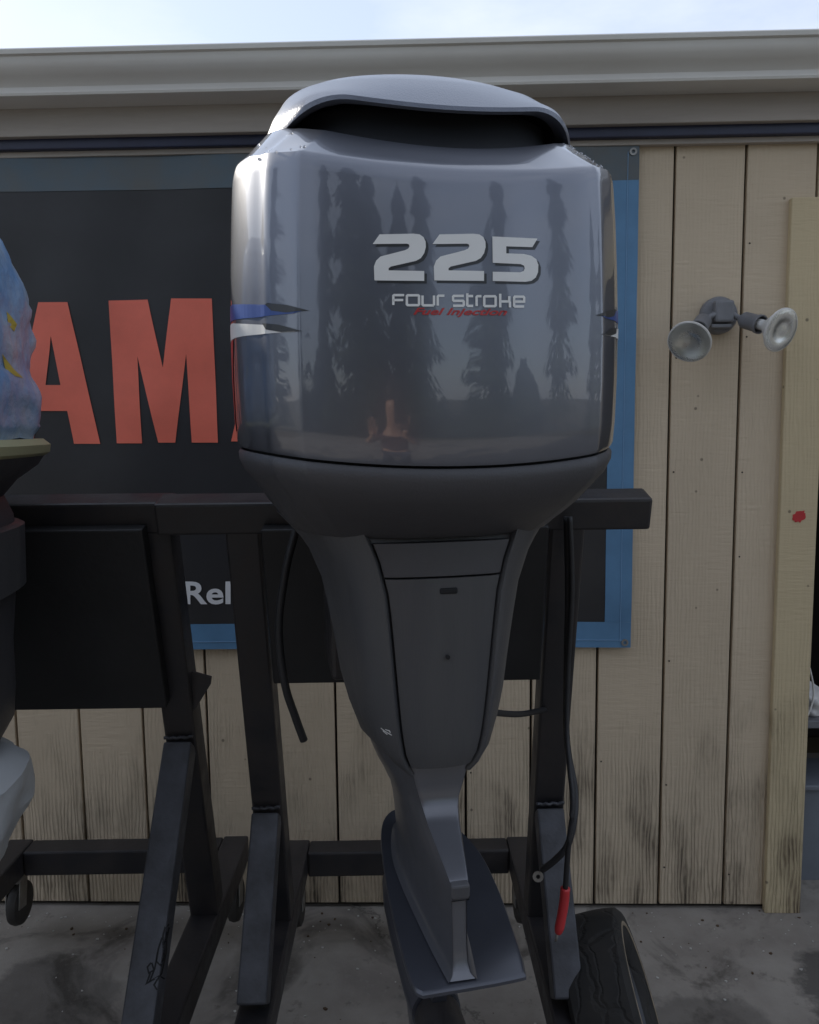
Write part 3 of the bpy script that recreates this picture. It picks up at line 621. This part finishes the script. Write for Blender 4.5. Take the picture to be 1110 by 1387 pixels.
# leg / gearcase upper
def leg_half(wr, vr, a, vm, vf):
    return half_dense([(0, vr), (wr*.7, vr), (wr*.97, vr+.001), (wr*1.03, vr+.006), (wr+(a-wr)*.45, vr+(vm-vr)*.35), (a, vm), (a*.93, vm+(vf-vm)*.5), (a*.5, vf-.012), (0, vf)], 4)
leg = [(1.20, .054, -.200, .096, -.03, .12), (1.16, .047, -.204, .092, -.03, .12), (1.13, .040, -.202, .084, -.03, .12), (1.105, .033, -.200, .074, -.03, .12), (1.090, .029, -.206, .066, -.03, .12), (1.075, .026, -.228, .059, -.04, .12), (1.060, .0215, -.265, .051, -.05, .12), (1.047, .0175, -.302, .049, -.06, .12),
       (1.038, .0150, -.325, .047, -.07, .12), (1.030, .0140, -.335, .046, -.07, .12), (1.012, .0132, -.336, .044, -.07, .12)]
leg2 = [(1.0115, .0122, -.326, .043, -.07, .12), (.96, .0118, -.328, .039, -.07, .125), (.93, .0118, -.330, .036, -.07, .13), (.910, .0125, -.333, .036, -.07, .13), (.899, .015, -.340, .040, -.07, .135), (.894, .022, -.347, .048, -.07, .14)]
def legloops(L_): 
    o = []
    for z, wr, vr, a, vm, vf in L_:
        h = leg_half(wr, vr, a, vm, vf); o.append([(u, v, z) for u, v in h]+[(-u, v, z) for u, v in h[-2:0:-1]])
    return o
bm = B(); loft(bm, legloops(leg)); obj('leg_housing', bm, M['leg'], eng, smooth=True, local=True, angle=50)
bm = B(); loft(bm, legloops(leg2)); obj('gearcase_strut', bm, M['leg'], eng, smooth=True, local=True, angle=50)
bm = B(); box(bm, (0, -.3285, 1.025), (.0285, .020, .023), Matrix.Rotation(R(6), 3, 'X'), .003); obj('anode', bm, M['anode'], eng, local=True)
# anti-ventilation plate
pts = [(-.062, -.358), (.078, -.352), (.100, -.335), (.112, -.24), (.122, -.12), (.122, .0), (.10, .10), (.055, .17), (0, .20), (-.035, .17), (-.055, .10), (-.066, .0), (-.073, -.12), (-.076, -.24), (-.074, -.335)]
bm = B(); l0 = [(p.x, p.y) for p in smooth_pts([(a, b, 0) for a, b in pts+[pts[0]]], 4)[:-1]]
loft(bm, [[(x*.975, y*.985, .879) for x, y in l0], [(x, y, .882) for x, y in l0], [(x, y, .887) for x, y in l0], [(x*.98, y*.988, .8905) for x, y in l0]])
obj('anti_ventilation_plate', bm, M['plate'], eng, smooth=True, local=True, angle=40)
# gearcase below
bm = B(); loft(bm, [[(u*.9, v*.95-.0, z) for u, v, z in l] for l in legloops([(.8785, .012, -.25, .030, -.05, .12), (.80, .012, -.22, .030, -.05, .13), (.74, .014, -.20, .040, -.03, .14)])]); obj('lower_strut', bm, M['plate'], eng, smooth=True, local=True, angle=50)
bm = B(); lathe(bm, [(0, -.30), (.016, -.29), (.032, -.25), (.042, -.17), (.046, -.05), (.046, .10), (.043, .16), (.040, .16)], 32, Matrix.Translation((0, 0, .70)) @ Matrix.Rotation(R(90), 4, 'X')); obj('gearcase', bm, M['plate'], eng, smooth=True, local=True, angle=50)
bm = B(); lathe(bm, [(.036, .162), (.040, .17), (.042, .24), (.039, .255), (.024, .26), (.020, .28), (.010, .283), (.010, .30), (0, .30)], 32, Matrix.Translation((0, 0, .70)) @ Matrix.Rotation(R(90), 4, 'X')); obj('propeller_hub', bm, M['black'], eng, smooth=True, local=True, angle=40)
bm = B(); loft(bm, [[(u, v, z) for u, v in ((-.009, -.1), (0, -.17+dv), (.009, -.1), (.012, .02), (0, .15), (-.012, .02))] for z, dv in ((.68, 0), (.60, -.01), (.50, -.04))]); obj('skeg', bm, M['plate'], eng, local=True)
# clamp bracket between motor and transom board
bm = B()
for s_ in (-1, 1): box(bm, (s_*.13, .20, 1.38), (.03, .18, .34), None, .008)
box(bm, (0, .17, 1.36), (.16, .12, .40), None, .02); box(bm, (0, .20, 1.545), (.20, .22, .04), None, .008)
obj('clamp_bracket', bm, M['black'], eng, local=True)
bc = BVHTree.FromPolygons([v.co.copy() for v in COVER.data.vertices], [list(p.vertices) for p in COVER.data.polygons]); Wi = WM[eng].inverted(); o_ = Wi @ CAMPOS
bm = strokes([[(516, 986), (521, 990), (526, 993), (531, 996)], [(522, 988), (528, 990), (529, 993)], [(519, 990), (525, 995)]], 1.0)
for v in bm.verts:
    d = (Wi.to_3x3() @ ray(v.co.x, v.co.y)).normalized(); h, n, i_, ds = bc.ray_cast(o_, d); v.co = h-d*.001 if h is not None else Vector((0, -.2, 1.25))
obj('scratch', bm, M['d_silver'], COVER, local=True)
# rigging: horizontal hose and loose hose belong to the motor
bm = B(); tube(bm, [P(405, 705, 1.62), P(388, 770, 1.60), P(378, 850, 1.60), P(386, 925, 1.60), P(400, 970, 1.61), P(412, 1003, 1.62)], .0085, 12, 8)
tag(obj('drain_hose', bm, M['rubber'], None, smooth=True), 'short dark grey hose hanging down left of the outboard midsection', 'hose')
bm = B(); tube(bm, [P(636, 960, 1.40), P(678, 966, 1.55), P(708, 967, 1.72), P(738, 961, 1.90)], .0068, 10, 8)
tag(obj('rubber_strap', bm, M['rubber'], None, smooth=True), 'short black hose bridging the midsection and the right post', 'hose')

# ---------------------------------------------------------------- engine stands
T = .082
STB = []
def caster_part(stand, loc_, proto=None):
    if proto is None:
        bm = B(); box(bm, (0, 0, -.006), (.075, .09, .010), None, .002)
        for s_ in (-1, 1): box(bm, (s_*.022, .012, -.065), (.004, .05, .11), Matrix.Rotation(R(-12), 3, 'X'), .001)
        c_ = obj('caster', bm, M['zinc'], stand, local=True)
        bm = B(); lathe(bm, [(.012, -.019), (.055, -.019), (.067, -.014), (.071, 0), (.067, .014), (.055, .019), (.012, .019)], 28, Matrix.Translation((0, .03, -.118)) @ Matrix.Rotation(R(90), 4, 'Y'))
        w_ = obj('wheel', bm, M['caster'], c_, local=True, smooth=True, angle=40)
    else:
        c_ = proto.copy(); C.objects.link(c_); c_.parent = stand
        for ch in list(proto.children): d = ch.copy(); C.objects.link(d); d.parent = c_
    c_.location = loc_; return c_
def stand(cx, yaw, label, hw, beam_l, beam_r, brace_z, brace_y, board_z0, board_l, board_r):
    """local frame: x across, y towards the wall; origin on the floor in line with the post feet"""
    st = empty('engine_stand', (cx, 2.10, 0), yaw, label, 'stand', 'black steel outboard stands')
    z0, z1 = .262, .345
    def postc(z): return -(z-.345)*.262          # post centre line leans towards the camera
    for s_ in (-hw, hw):
        bm = B(); beam(bm, (s_, .40, (z0+z1)/2), (s_, -.80, (z0+z1)/2), T, T, (1, 0, 0)); obj('base_rail', bm, M['black'], st, local=True)
        bm = B(); beam(bm, (s_, 0, z1+.001), (s_, postc(1.49), 1.49), T-.004, T-.004, (1, 0, 0)); p_ = obj('post', bm, M['black'], st, local=True)
        yb = postc(brace_z)
        bm = B(); beam(bm, (s_-.001, yb-.035, brace_z-.03), (s_-.001, brace_y, z1+.02), T-.012, T-.02, (1, 0, 0), .005); b_ = obj('brace', bm, M['greysteel'], st, local=True)
        bm = B()
        rr = random.Random(3)
        q = [(s_-.036+.072*k/9, yb-.052+rr.uniform(-.003, .003), brace_z-.004+rr.uniform(-.003, .003)) for k in range(10)]
        tube(bm, q, .0045, 6, 2); obj('weld_bead', bm, M['zinc'] if False else M['greysteel'], b_, local=True, smooth=True)
    bm = B(); beam(bm, (-hw+T/2+.001, .355, .302), (hw-T/2-.001, .355, .302), T, T, (0, 1, 0)); obj('cross_bar', bm, M['black'], st, local=True)
    tl = Matrix.Rotation(R(14.7), 3, 'X')
    yc = postc(1.515); bm = B(); box(bm, ((beam_l+beam_r)/2, yc-.002, 1.513), (beam_r-beam_l, T-.004, T-.006), tl, .007); obj('top_beam', bm, M['black'], st, local=True)
    zm = (board_z0+1.488)/2; bm = B(); box(bm, ((board_l+board_r)/2, postc(zm)-.062, zm), (board_r-board_l, .036, (1.488-board_z0)*1.03), tl, .004); obj('transom_board', bm, M['board'], st, local=True)
    pr_ = None
    for x_, y_ in ((-hw, .33), (hw, .33), (-hw, -.72), (hw, -.72)):
        c_ = caster_part(st, (x_-.0, y_, z0-.001), pr_); pr_ = pr_ or c_
    STB.append((st, b_))
    return st
st1 = stand(-.068, R(2.0), 'black steel engine stand carrying the big 225 outboard, its beam end sticking out right', .368, -.56, .555, .735, -.385, 1.105, -.318, .318)
st2 = stand(-1.008, R(2.0), 'black steel engine stand at the left with a graffiti scrawl on its brace', .36, -.36, .405, .935, -.62, 1.03, -.36, .350)
bm = B(); loft(bm, [[(.3985+d, -.195, 1.10), (.452+d, -.205, 1.075), (.452+d, -.203, 1.055), (.3985+d, -.175, .985)] for d in (0, .0)] if False else [[(.3985, y_, 1.10), (.447, y_, 1.085), (.444, y_, 1.065), (.3985, y_, .995)] for y_ in (-.200, -.192)]); obj('gusset', bm, M['black'], st2, local=True)

# scrawl on the left stand's brace
st_, br_ = STB[1]
bb = BVHTree.FromPolygons([v.co.copy() for v in br_.data.vertices], [list(p.vertices) for p in br_.data.polygons])
sc_ = [[(229, 1252), (224, 1256), (221, 1268), (222, 1278), (226, 1270), (229, 1256)], [(220, 1270), (215, 1285), (212, 1302), (218, 1308), (222, 1296), (221, 1275)], [(226, 1262), (225, 1290), (219, 1318), (209, 1334), (213, 1341)],
       [(205, 1304), (200, 1310), (202, 1318), (209, 1314), (206, 1304)], [(204, 1318), (199, 1332), (206, 1328), (216, 1322), (223, 1326)], [(214, 1290), (210, 1312), (203, 1330)]]
bm = strokes(sc_, 2.2); cut(bm, 0, 4); Wi = WM[st_].inverted(); o_ = Wi @ CAMPOS
for v in bm.verts:
    d = (Wi.to_3x3() @ ray(v.co.x, v.co.y)).normalized(); h, n, i_, ds = bb.ray_cast(o_, d)
    v.co = (h+n*.0008) if h is not None else Vector((.36, -.3, .6))
obj('marker_scrawl', bm, M['edge'], br_, local=True)
# ---------------------------------------------------------------- cables at the right post
bm = B(); tube(bm, [P(768, 700, 1.74), P(770, 800, 1.745), P(768, 900, 1.76), P(768, 1000, 1.78), P(779, 1070, 1.72), P(778, 1110, 1.68), P(769, 1145, 1.66), P(752, 1165, 1.66), P(735, 1178, 1.68)], .0075, 12, 8)
cb = obj('battery_cable', bm, M['rubber'], None, smooth=True); tag(cb, 'black cable down the right post ending in a ring terminal', 'cable', 'cables hanging at the right post')
bm = B(); lathe(bm, [(.005, 0), (.012, 0), (.012, .003), (.005, .003), (.005, 0)], 18, Matrix.Translation(P(729, 1187, 1.68)) @ Matrix.Rotation(R(80), 4, 'X'), caps=False); obj('ring_terminal', bm, M['zinc'], cb)
bm = B(); tube(bm, [P(772, 700, 1.72), P(775, 800, 1.73), P(770, 900, 1.74), P(768, 985, 1.72), P(772, 1040, 1.68), P(776, 1090, 1.64), P(770, 1150, 1.62), P(766, 1205, 1.62)], .006, 12, 8)
cb = obj('battery_cable', bm, M['rubber'], None, smooth=True); tag(cb, 'black cable down the right post ending in a red insulated tip', 'cable', 'cables hanging at the right post')
bm = B(); tube(bm, [P(766, 1203, 1.62), P(764, 1225, 1.62), P(759, 1252, 1.615), P(756, 1264, 1.615)], lambda t: .0105*(1-.35*max(0, t-.75)*4), 14, 6); obj('red_sleeve', bm, M['redrubber'], cb, smooth=True)
bm = B(); tube(bm, [P(756, 1262, 1.615), P(753, 1275, 1.612)], .003, 8, 2); obj('bare_end', bm, M['zinc'], cb, smooth=True)

# ---------------------------------------------------------------- tyre
tc_ = P(806, 1300, 1.74); TR = .285; TWd = .085
tyre = empty('old_tyre', (tc_.x, tc_.y+.08, 0), R(-24), 'worn cracked black tyre standing on the concrete beside the right brace', 'tyre'); tyre.scale = (.90, .84, .80); tyre.rotation_euler = (0, R(-19), R(-9)); tyre.location.x += .15; tyre.location.z = .03
pf = [(.17, -.055), (.175, -.062), (.20, -.078), (.24, -TWd), (.266, -.084), (.281, -.072), (.2855, -.040), (.287, 0), (.2855, .040), (.281, .072), (.266, .084), (.24, TWd), (.20, .078), (.175, .062), (.17, .055)]
bm = B(); lathe(bm, pf, 96, Matrix.Translation((0, 0, .288)) @ Matrix.Rotation(R(90), 4, 'Y'), caps=False); obj('carcass', bm, M['tyre'], tyre, smooth=True, local=True, angle=40)
bm = B(); lathe(bm, [(.226, .084), (.229, .0858), (.236, .0862), (.239, .0850)], 96, Matrix.Translation((0, 0, .288)) @ Matrix.Rotation(R(90), 4, 'Y'), caps=False); obj('whitewall', bm, M['oldwhite'], tyre, smooth=True, local=True)
bm = B(); lathe(bm, [(.0, -.01), (.14, -.01), (.165, -.05), (.172, -.056), (.172, .056), (.165, .05), (.14, .01), (0, .01)], 48, Matrix.Translation((0, 0, .288)) @ Matrix.Rotation(R(90), 4, 'Y'), caps=False); obj('rim', bm, M['greysteel'], tyre, smooth=True, local=True, angle=40)

# ---------------------------------------------------------------- left outboard under a blue sheet
le = empty('outboard_motor', (-1.09, 1.43, 0), R(10), 'outboard motor at the left edge wrapped in a blue plastic sheet', 'outboard motor')
def lring(z, a, b, vo=0, e=3.0, n=64, wobble=0, seed=0):
    o = []
    for k in range(n):
        t = 2*math.pi*k/n; c_, s_ = math.cos(t), math.sin(t); r_ = 1+wobble*(math.sin(7*t+z*20+seed)+.6*math.sin(13*t-z*31))
        o.append((math.copysign(abs(c_)**(2/e), c_)*a*r_, math.copysign(abs(s_)**(2/e), s_)*b*r_+vo, z))
    return o
lv = [(1.635, .30, .33), (1.66, .31, .34), (1.72, .312, .345), (1.78, .30, .335), (1.83, .306, .34), (1.90, .307, .34), (1.96, .296, .33), (2.02, .275, .31), (2.06, .250, .29), (2.10, .205, .25), (2.12, .14, .18), (2.13, .05, .07)]
def crinkle(l):
    from mathutils import noise
    o = []
    for x, y, z in l:
        p = Vector((x, y, z)); k = 1+.05*(abs(noise.noise(p*9))-.15)+.03*(abs(noise.noise(p*22+Vector((3, 1, 7))))-.15)
        o.append((x*k, y*k, z+.006*noise.noise(p*14)))
    return o
fine_lv = []
for a, b in zip(lv, lv[1:]):
    for q in range(5): t = q/5; fine_lv.append(tuple(a[i]+(b[i]-a[i])*t for i in range(3)))
fine_lv.append(lv[-1])
bm = B(); loft(bm, [crinkle(lring(z, a, b, 0, 3, 120, .012, z*9)) for z, a, b in fine_lv])
sheet_o = obj('plastic_sheet', bm, M['tarp'], le, smooth=True, angle=22, local=True); sheet_o['label'] = 'crinkled blue plastic sheet with yellow print'
shb = BVHTree.FromPolygons([v.co.copy() for v in sheet_o.data.vertices], [list(p.vertices) for p in sheet_o.data.polygons])
for pl_ in ([(12, 462), (18, 468), (26, 478), (22, 488), (14, 480)], [(6, 520), (12, 528), (22, 540), (34, 550), (24, 549), (10, 540)]):
    bm = poly_mesh([pl_]); cut(bm, 4, 4); Wi = WM[le].inverted(); o_ = Wi @ CAMPOS; ok = True
    for v in bm.verts:
        d = (Wi.to_3x3() @ ray(v.co.x, v.co.y)).normalized(); h, n, i_, ds = shb.ray_cast(o_, d)
        if h is None: ok = False; break
        v.co = h-d*.003
    if ok: obj('yellow_print', bm, M['yellow'], sheet_o, local=True)
    else: bm.free()
bm = B(); loft(bm, [lring(1.60, .325, .35), lring(1.606, .333, .358), lring(1.622, .335, .36), lring(1.634, .322, .348)]); obj('cowling_rim', bm, M['rim'], le, smooth=True, local=True, angle=40)
bm = B(); loft(bm, [lring(1.52, .25, .25), lring(1.55, .27, .30), lring(1.58, .31, .335), lring(1.5995, .322, .346)]); obj('lower_pan', bm, M['pan'], le, smooth=True, local=True, angle=50)
bm = B(); loft(bm, [lring(1.00, .21, .22), lring(1.06, .245, .24), lring(1.12, .25, .245), lring(1.22, .252, .24), lring(1.32, .262, .25), lring(1.40, .272, .26), lring(1.48, .265, .26), lring(1.519, .25, .25)]); obj('midsection_cover', bm, M['pan'], le, smooth=True, local=True, angle=50)
bm = B(); loft(bm, [lring(1.33, .270, .268), lring(1.335, .280, .276), lring(1.46, .284, .278), lring(1.465, .276, .27)]); obj('splash_plate', bm, M['apron'], le, smooth=True, local=True, angle=40)
wl = [(.45, .09, .12), (.62, .12, .19), (.76, .20, .25), (.88, .265, .28), (.96, .27, .27), (.998, .22, .22)]; wf = []
for a, b in zip(wl, wl[1:]):
    for q in range(7): t = q/7; wf.append(tuple(a[i]+(b[i]-a[i])*t for i in range(3)))
wf.append(wl[-1])
bm = B(); loft(bm, [crinkle(lring(z, a, b, 0, 2.5, 110, .018, z*6)) for z, a, b in wf]); obj('white_bag', bm, M['whitebag'], le, smooth=True, local=True, angle=25)

le.location.z = .055
# ---------------------------------------------------------------- things in the doorway
bx = P(1106, 1085, 2.85)
tote = empty('plastic_tote', (1.48, 2.93, 0), 0, 'grey plastic tote standing in the dark doorway', 'tote')
bm = B(); loft(bm, [[(x*s_, y*s_, z) for x, y in ((-.16, -.11), (.16, -.11), (.16, .11), (-.16, .11))] for z, s_ in ((0.0, .88), (.20, .97), (.36, 1.0))]); obj('tub', bm, M['tote'], tote, local=True)
bm = B(); box(bm, (0, 0, .372), (.35, .25, .022), None, .006); obj('lid', bm, M['tote'], tote, local=True)
bm = B(); box(bm, (1.52, 2.93, .62), (.42, .28, .03), None, .004); box(bm, (1.345, 2.84, .30), (.03, .03, .60)); box(bm, (1.695, 2.84, .30), (.03, .03, .60)); tag(obj('shelf', bm, M['lampgrey'], None), 'narrow grey shelf over the tote inside the doorway', 'shelf')
rg = B(); bmesh.ops.create_icosphere(rg, subdivisions=4, radius=1)
for v in rg.verts:
    n_ = v.co.normalized(); k = 1+.16*math.sin(n_.x*6+n_.y*4)+.12*math.sin(n_.z*9+n_.x*7)+.05*math.sin(n_.y*23)
    v.co = Vector((1.41+n_.x*.085*k, 2.90+n_.y*.08*k, .636+max(-.0, (n_.z+.55)*.062*k)))
tag(obj('crumpled_cloth', rg, M['whitecloth'], None, smooth=True), 'crumpled white cloth on the shelf inside the doorway', 'cloth')
bm = B(); tube(bm, [P(1097, 905, 2.67), P(1102, 930, 2.68), P(1101, 950, 2.68), P(1092, 975, 2.67), P(1088, 990, 2.67)], .0035, 8, 8); tag(obj('white_cord', bm, M['lampwhite'], None, smooth=True), 'thin white cord looping beside the cream door casing', 'cord')

# ---------------------------------------------------------------- litter on the pavement
rr = random.Random(11)
def litter(name, n, m, rng_, label_):
    bm = B()
    for k in range(n):
        if rr.random() < .6: x, y = rr.uniform(-1.7, 1.9), WALL-abs(rr.gauss(0, .18))-.01
        else: x, y = rr.uniform(-1.6, 1.8), rr.uniform(1.2, 2.6)
        s_ = rr.uniform(*rng_); a = rr.uniform(0, 6.28)
        vv = []
        for q in range(5): vv.append((x+math.cos(a+q*1.257)*s_*rr.uniform(.5, 1.2), y+math.sin(a+q*1.257)*s_*rr.uniform(.4, 1), .0008))
        bot = [bm.verts.new(p) for p in vv]; top = [bm.verts.new((p[0], p[1], .0008+s_*rr.uniform(.3, .9))) for p in vv]
        bm.faces.new(bot[::-1]); bm.faces.new(top)
        for q in range(5): bm.faces.new((bot[q], bot[(q+1) % 5], top[(q+1) % 5], top[q]))
    o = obj(name, bm, m); tag(o, label_, 'litter', kind='stuff')
litter('pale_debris', 260, M['chip'], (.0015, .0052), 'pale chips and crumbs scattered over the concrete by the wall')
litter('leaf_litter', 110, M['leaf'], (.002, .008), 'small brown leaf bits scattered over the concrete')

# ---------------------------------------------------------------- behind the camera: conifers seen in the paint
def crown(h, r, seed, n=4200):
    q = random.Random(seed); bm = B()
    for k in range(n):
        t = q.random()**.8; z = h*(.10+.90*t); rad = r*(1-t)**.8*(.75+.35*math.sin(z*5+seed))*math.sqrt(q.random()); a = q.uniform(0, 6.283)
        p = Vector((math.cos(a)*rad, math.sin(a)*rad, z-rad*.35)); s_ = .12+.22*q.random()
        d = Vector((math.cos(a), math.sin(a), -.45)).normalized(); e = Vector((-math.sin(a), math.cos(a), q.uniform(-.3, .3)))
        v = [bm.verts.new(p+d*s_*1.6), bm.verts.new(p+e*s_*.6), bm.verts.new(p-d*s_*.8), bm.verts.new(p-e*s_*.6)]; bm.faces.new(v)
    return bm
protos = []
def conifer(i, x, y, sc, k):
    t = empty('conifer_tree', (x, y, 0), random.uniform(0, 6), TL[i], 'tree', 'conifers across the yard')
    if k < len(protos) and protos[k]:
        for o in protos[k]: c_ = o.copy(); C.objects.link(c_); c_.parent = t
    else:
        a = obj('crown', crown((9, 10.5, 7.5)[k], (1.9, 2.6, 3.6)[k], k*5+1), M['foliage'], t, local=True)
        bm = B(); tube(bm, [(0, 0, -.1), (.03, 0, 3), (0, .03, 8)], lambda u: .2*(1-.8*u), 10, 3); b_ = obj('trunk', bm, M['bark'], t, local=True)
        protos.append((a, b_))
    t.scale = (sc, sc, sc*1.5)
spots = [(-12, -12, .8, 2), (-8.2, -17, 1.2, 1), (-6.6, -12, .55, 0), (-3.3, -13, .95, 1), (-2.2, -19, 1.3, 0), (1.6, -18, 1.1, 2), (3.4, -13, .6, 0), (5.2, -19, 1.25, 1), (8.8, -13, .75, 2), (12, -15, 1.1, 1), (-15, -6, .8, 0), (14.5, -6, .9, 1), (13, 0, .6, 2), (-15, 1, .6, 1)]
TL = ['dark conifer in the row across the yard behind the viewer']*len(spots)
for i, a in enumerate(spots): conifer(i, *a)

def shrub(x, y, sc, src=[]):
    t = empty('shrub', (x, y, 0), random.uniform(0, 6), 'low dark shrub in the row below the conifers behind the viewer', 'shrub', 'shrubs across the yard')
    if src: c_ = src[0].copy(); C.objects.link(c_); c_.parent = t
    else: src.append(obj('crown', crown(2.0, 1.5, 77, 1800), M['foliage'], t, local=True))
    t.scale = (sc*1.5, sc, sc)
for k in range(18): shrub(-13+k*1.55+random.uniform(-.7, .7), -8.6+random.uniform(-1.8, .8), random.uniform(.7, 1.6))
# ---------------------------------------------------------------- the person taking the photograph (mirrored in the cowling)
def skinned(name, verts, edges, radii, m, parent, root=0, sub=2):
    me = bpy.data.meshes.new(name); me.from_pydata(verts, edges, []); o = bpy.data.objects.new(name, me); C.objects.link(o); me.materials.append(m)
    o.parent = parent; WM[o] = WM[parent]
    sk = o.modifiers.new('skin', 'SKIN'); sk.use_smooth_shade = True
    for i, r_ in enumerate(radii): me.skin_vertices[0].data[i].radius = (r_, r_*(.72 if r_ > .1 else 1))
    me.skin_vertices[0].data[root].use_root = True
    s_ = o.modifiers.new('sub', 'SUBSURF'); s_.levels = sub; s_.render_levels = sub
    return o
pe = empty('person', (-.02, -.42, 0), 0, 'person in a dark red shirt and jeans holding up a phone to take the picture', 'person')
V_ = [(0, 0, .95), (0, 0, 1.12), (0, .01, 1.32), (0, 0, 1.47), (0, .02, 1.56), (0, .03, 1.66), (0, .02, 1.74),
      (-.18, 0, 1.44), (-.30, .10, 1.26), (-.20, .27, 1.50), (.18, 0, 1.44), (.27, .10, 1.24), (.10, .30, 1.52),
      (-.10, 0, .90), (-.12, .02, .50), (-.13, 0, .09), (-.13, .14, .04), (.10, 0, .90), (.12, .02, .50), (.13, 0, .09), (.13, .14, .04)]
E_ = [(0, 1), (1, 2), (2, 3), (3, 4), (4, 5), (5, 6), (3, 7), (7, 8), (8, 9), (3, 10), (10, 11), (11, 12), (0, 13), (13, 14), (14, 15), (15, 16), (0, 17), (17, 18), (18, 19), (19, 20)]
Rr = [.14, .135, .16, .10, .055, .085, .075, .065, .045, .032, .065, .045, .032, .09, .062, .045, .035, .09, .062, .045, .035]
skinned('body', V_, E_, Rr, M['skin'], pe)
skinned('shirt', [V_[i] for i in (0, 1, 2, 3)]+[V_[7], V_[8], V_[10], V_[11]], [(0, 1), (1, 2), (2, 3), (3, 4), (4, 5), (3, 6), (6, 7)], [.165, .155, .18, .115, .08, .058, .08, .058], M['shirt'], pe)
skinned('jeans', [V_[i] for i in (0, 13, 14, 15, 17, 18, 19)], [(0, 1), (1, 2), (2, 3), (0, 4), (4, 5), (5, 6)], [.155, .105, .078, .06, .105, .078, .06], M['jean'], pe)
bm = B(); bmesh.ops.create_uvsphere(bm, u_segments=24, v_segments=16, radius=1)
for v in bm.verts: v.co = Vector((v.co.x*.092, v.co.y*.095+.0, v.co.z*.08+1.755))
obj('hair', bm, M['hair'], pe, smooth=True, local=True)
for s_, wx, wz in ((-1, -.20, 1.50), (1, .10, 1.52)):
    y_ = .27 if s_ < 0 else .30
    for k in range(4):
        a0 = (wx+(k-1.5)*.018, y_+.02, wz+.05); a1 = (wx+(k-1.5)*.021, y_+.04, wz+.095); a2 = (wx+(k-1.5)*.022, y_+.045, wz+.125+(.01 if k in (1, 2) else 0))
        bm = B(); tube(bm, [a0, a1, a2], lambda t: .0095*(1-.3*t), 8, 3); obj('finger', bm, M['skin'], pe, smooth=True, local=True)
    bm = B(); tube(bm, [(wx, y_, wz), (wx, y_+.012, wz+.03), (wx, y_+.02, wz+.06)], lambda t: .026+.012*t, 10, 3); obj('palm', bm, M['skin'], pe, smooth=True, local=True)
    bm = B(); tube(bm, [(wx+s_*-.025, y_+.01, wz+.03), (wx+s_*-.045, y_+.03, wz+.055), (wx+s_*-.052, y_+.045, wz+.085)], .010, 8, 3); obj('thumb', bm, M['skin'], pe, smooth=True, local=True)
bm = B(); box(bm, (.02, -.030, 1.69), (.075, .009, .155), None, .004); tag(obj('phone', bm, M['phone']), 'black phone held upright by the person taking the picture', 'phone')
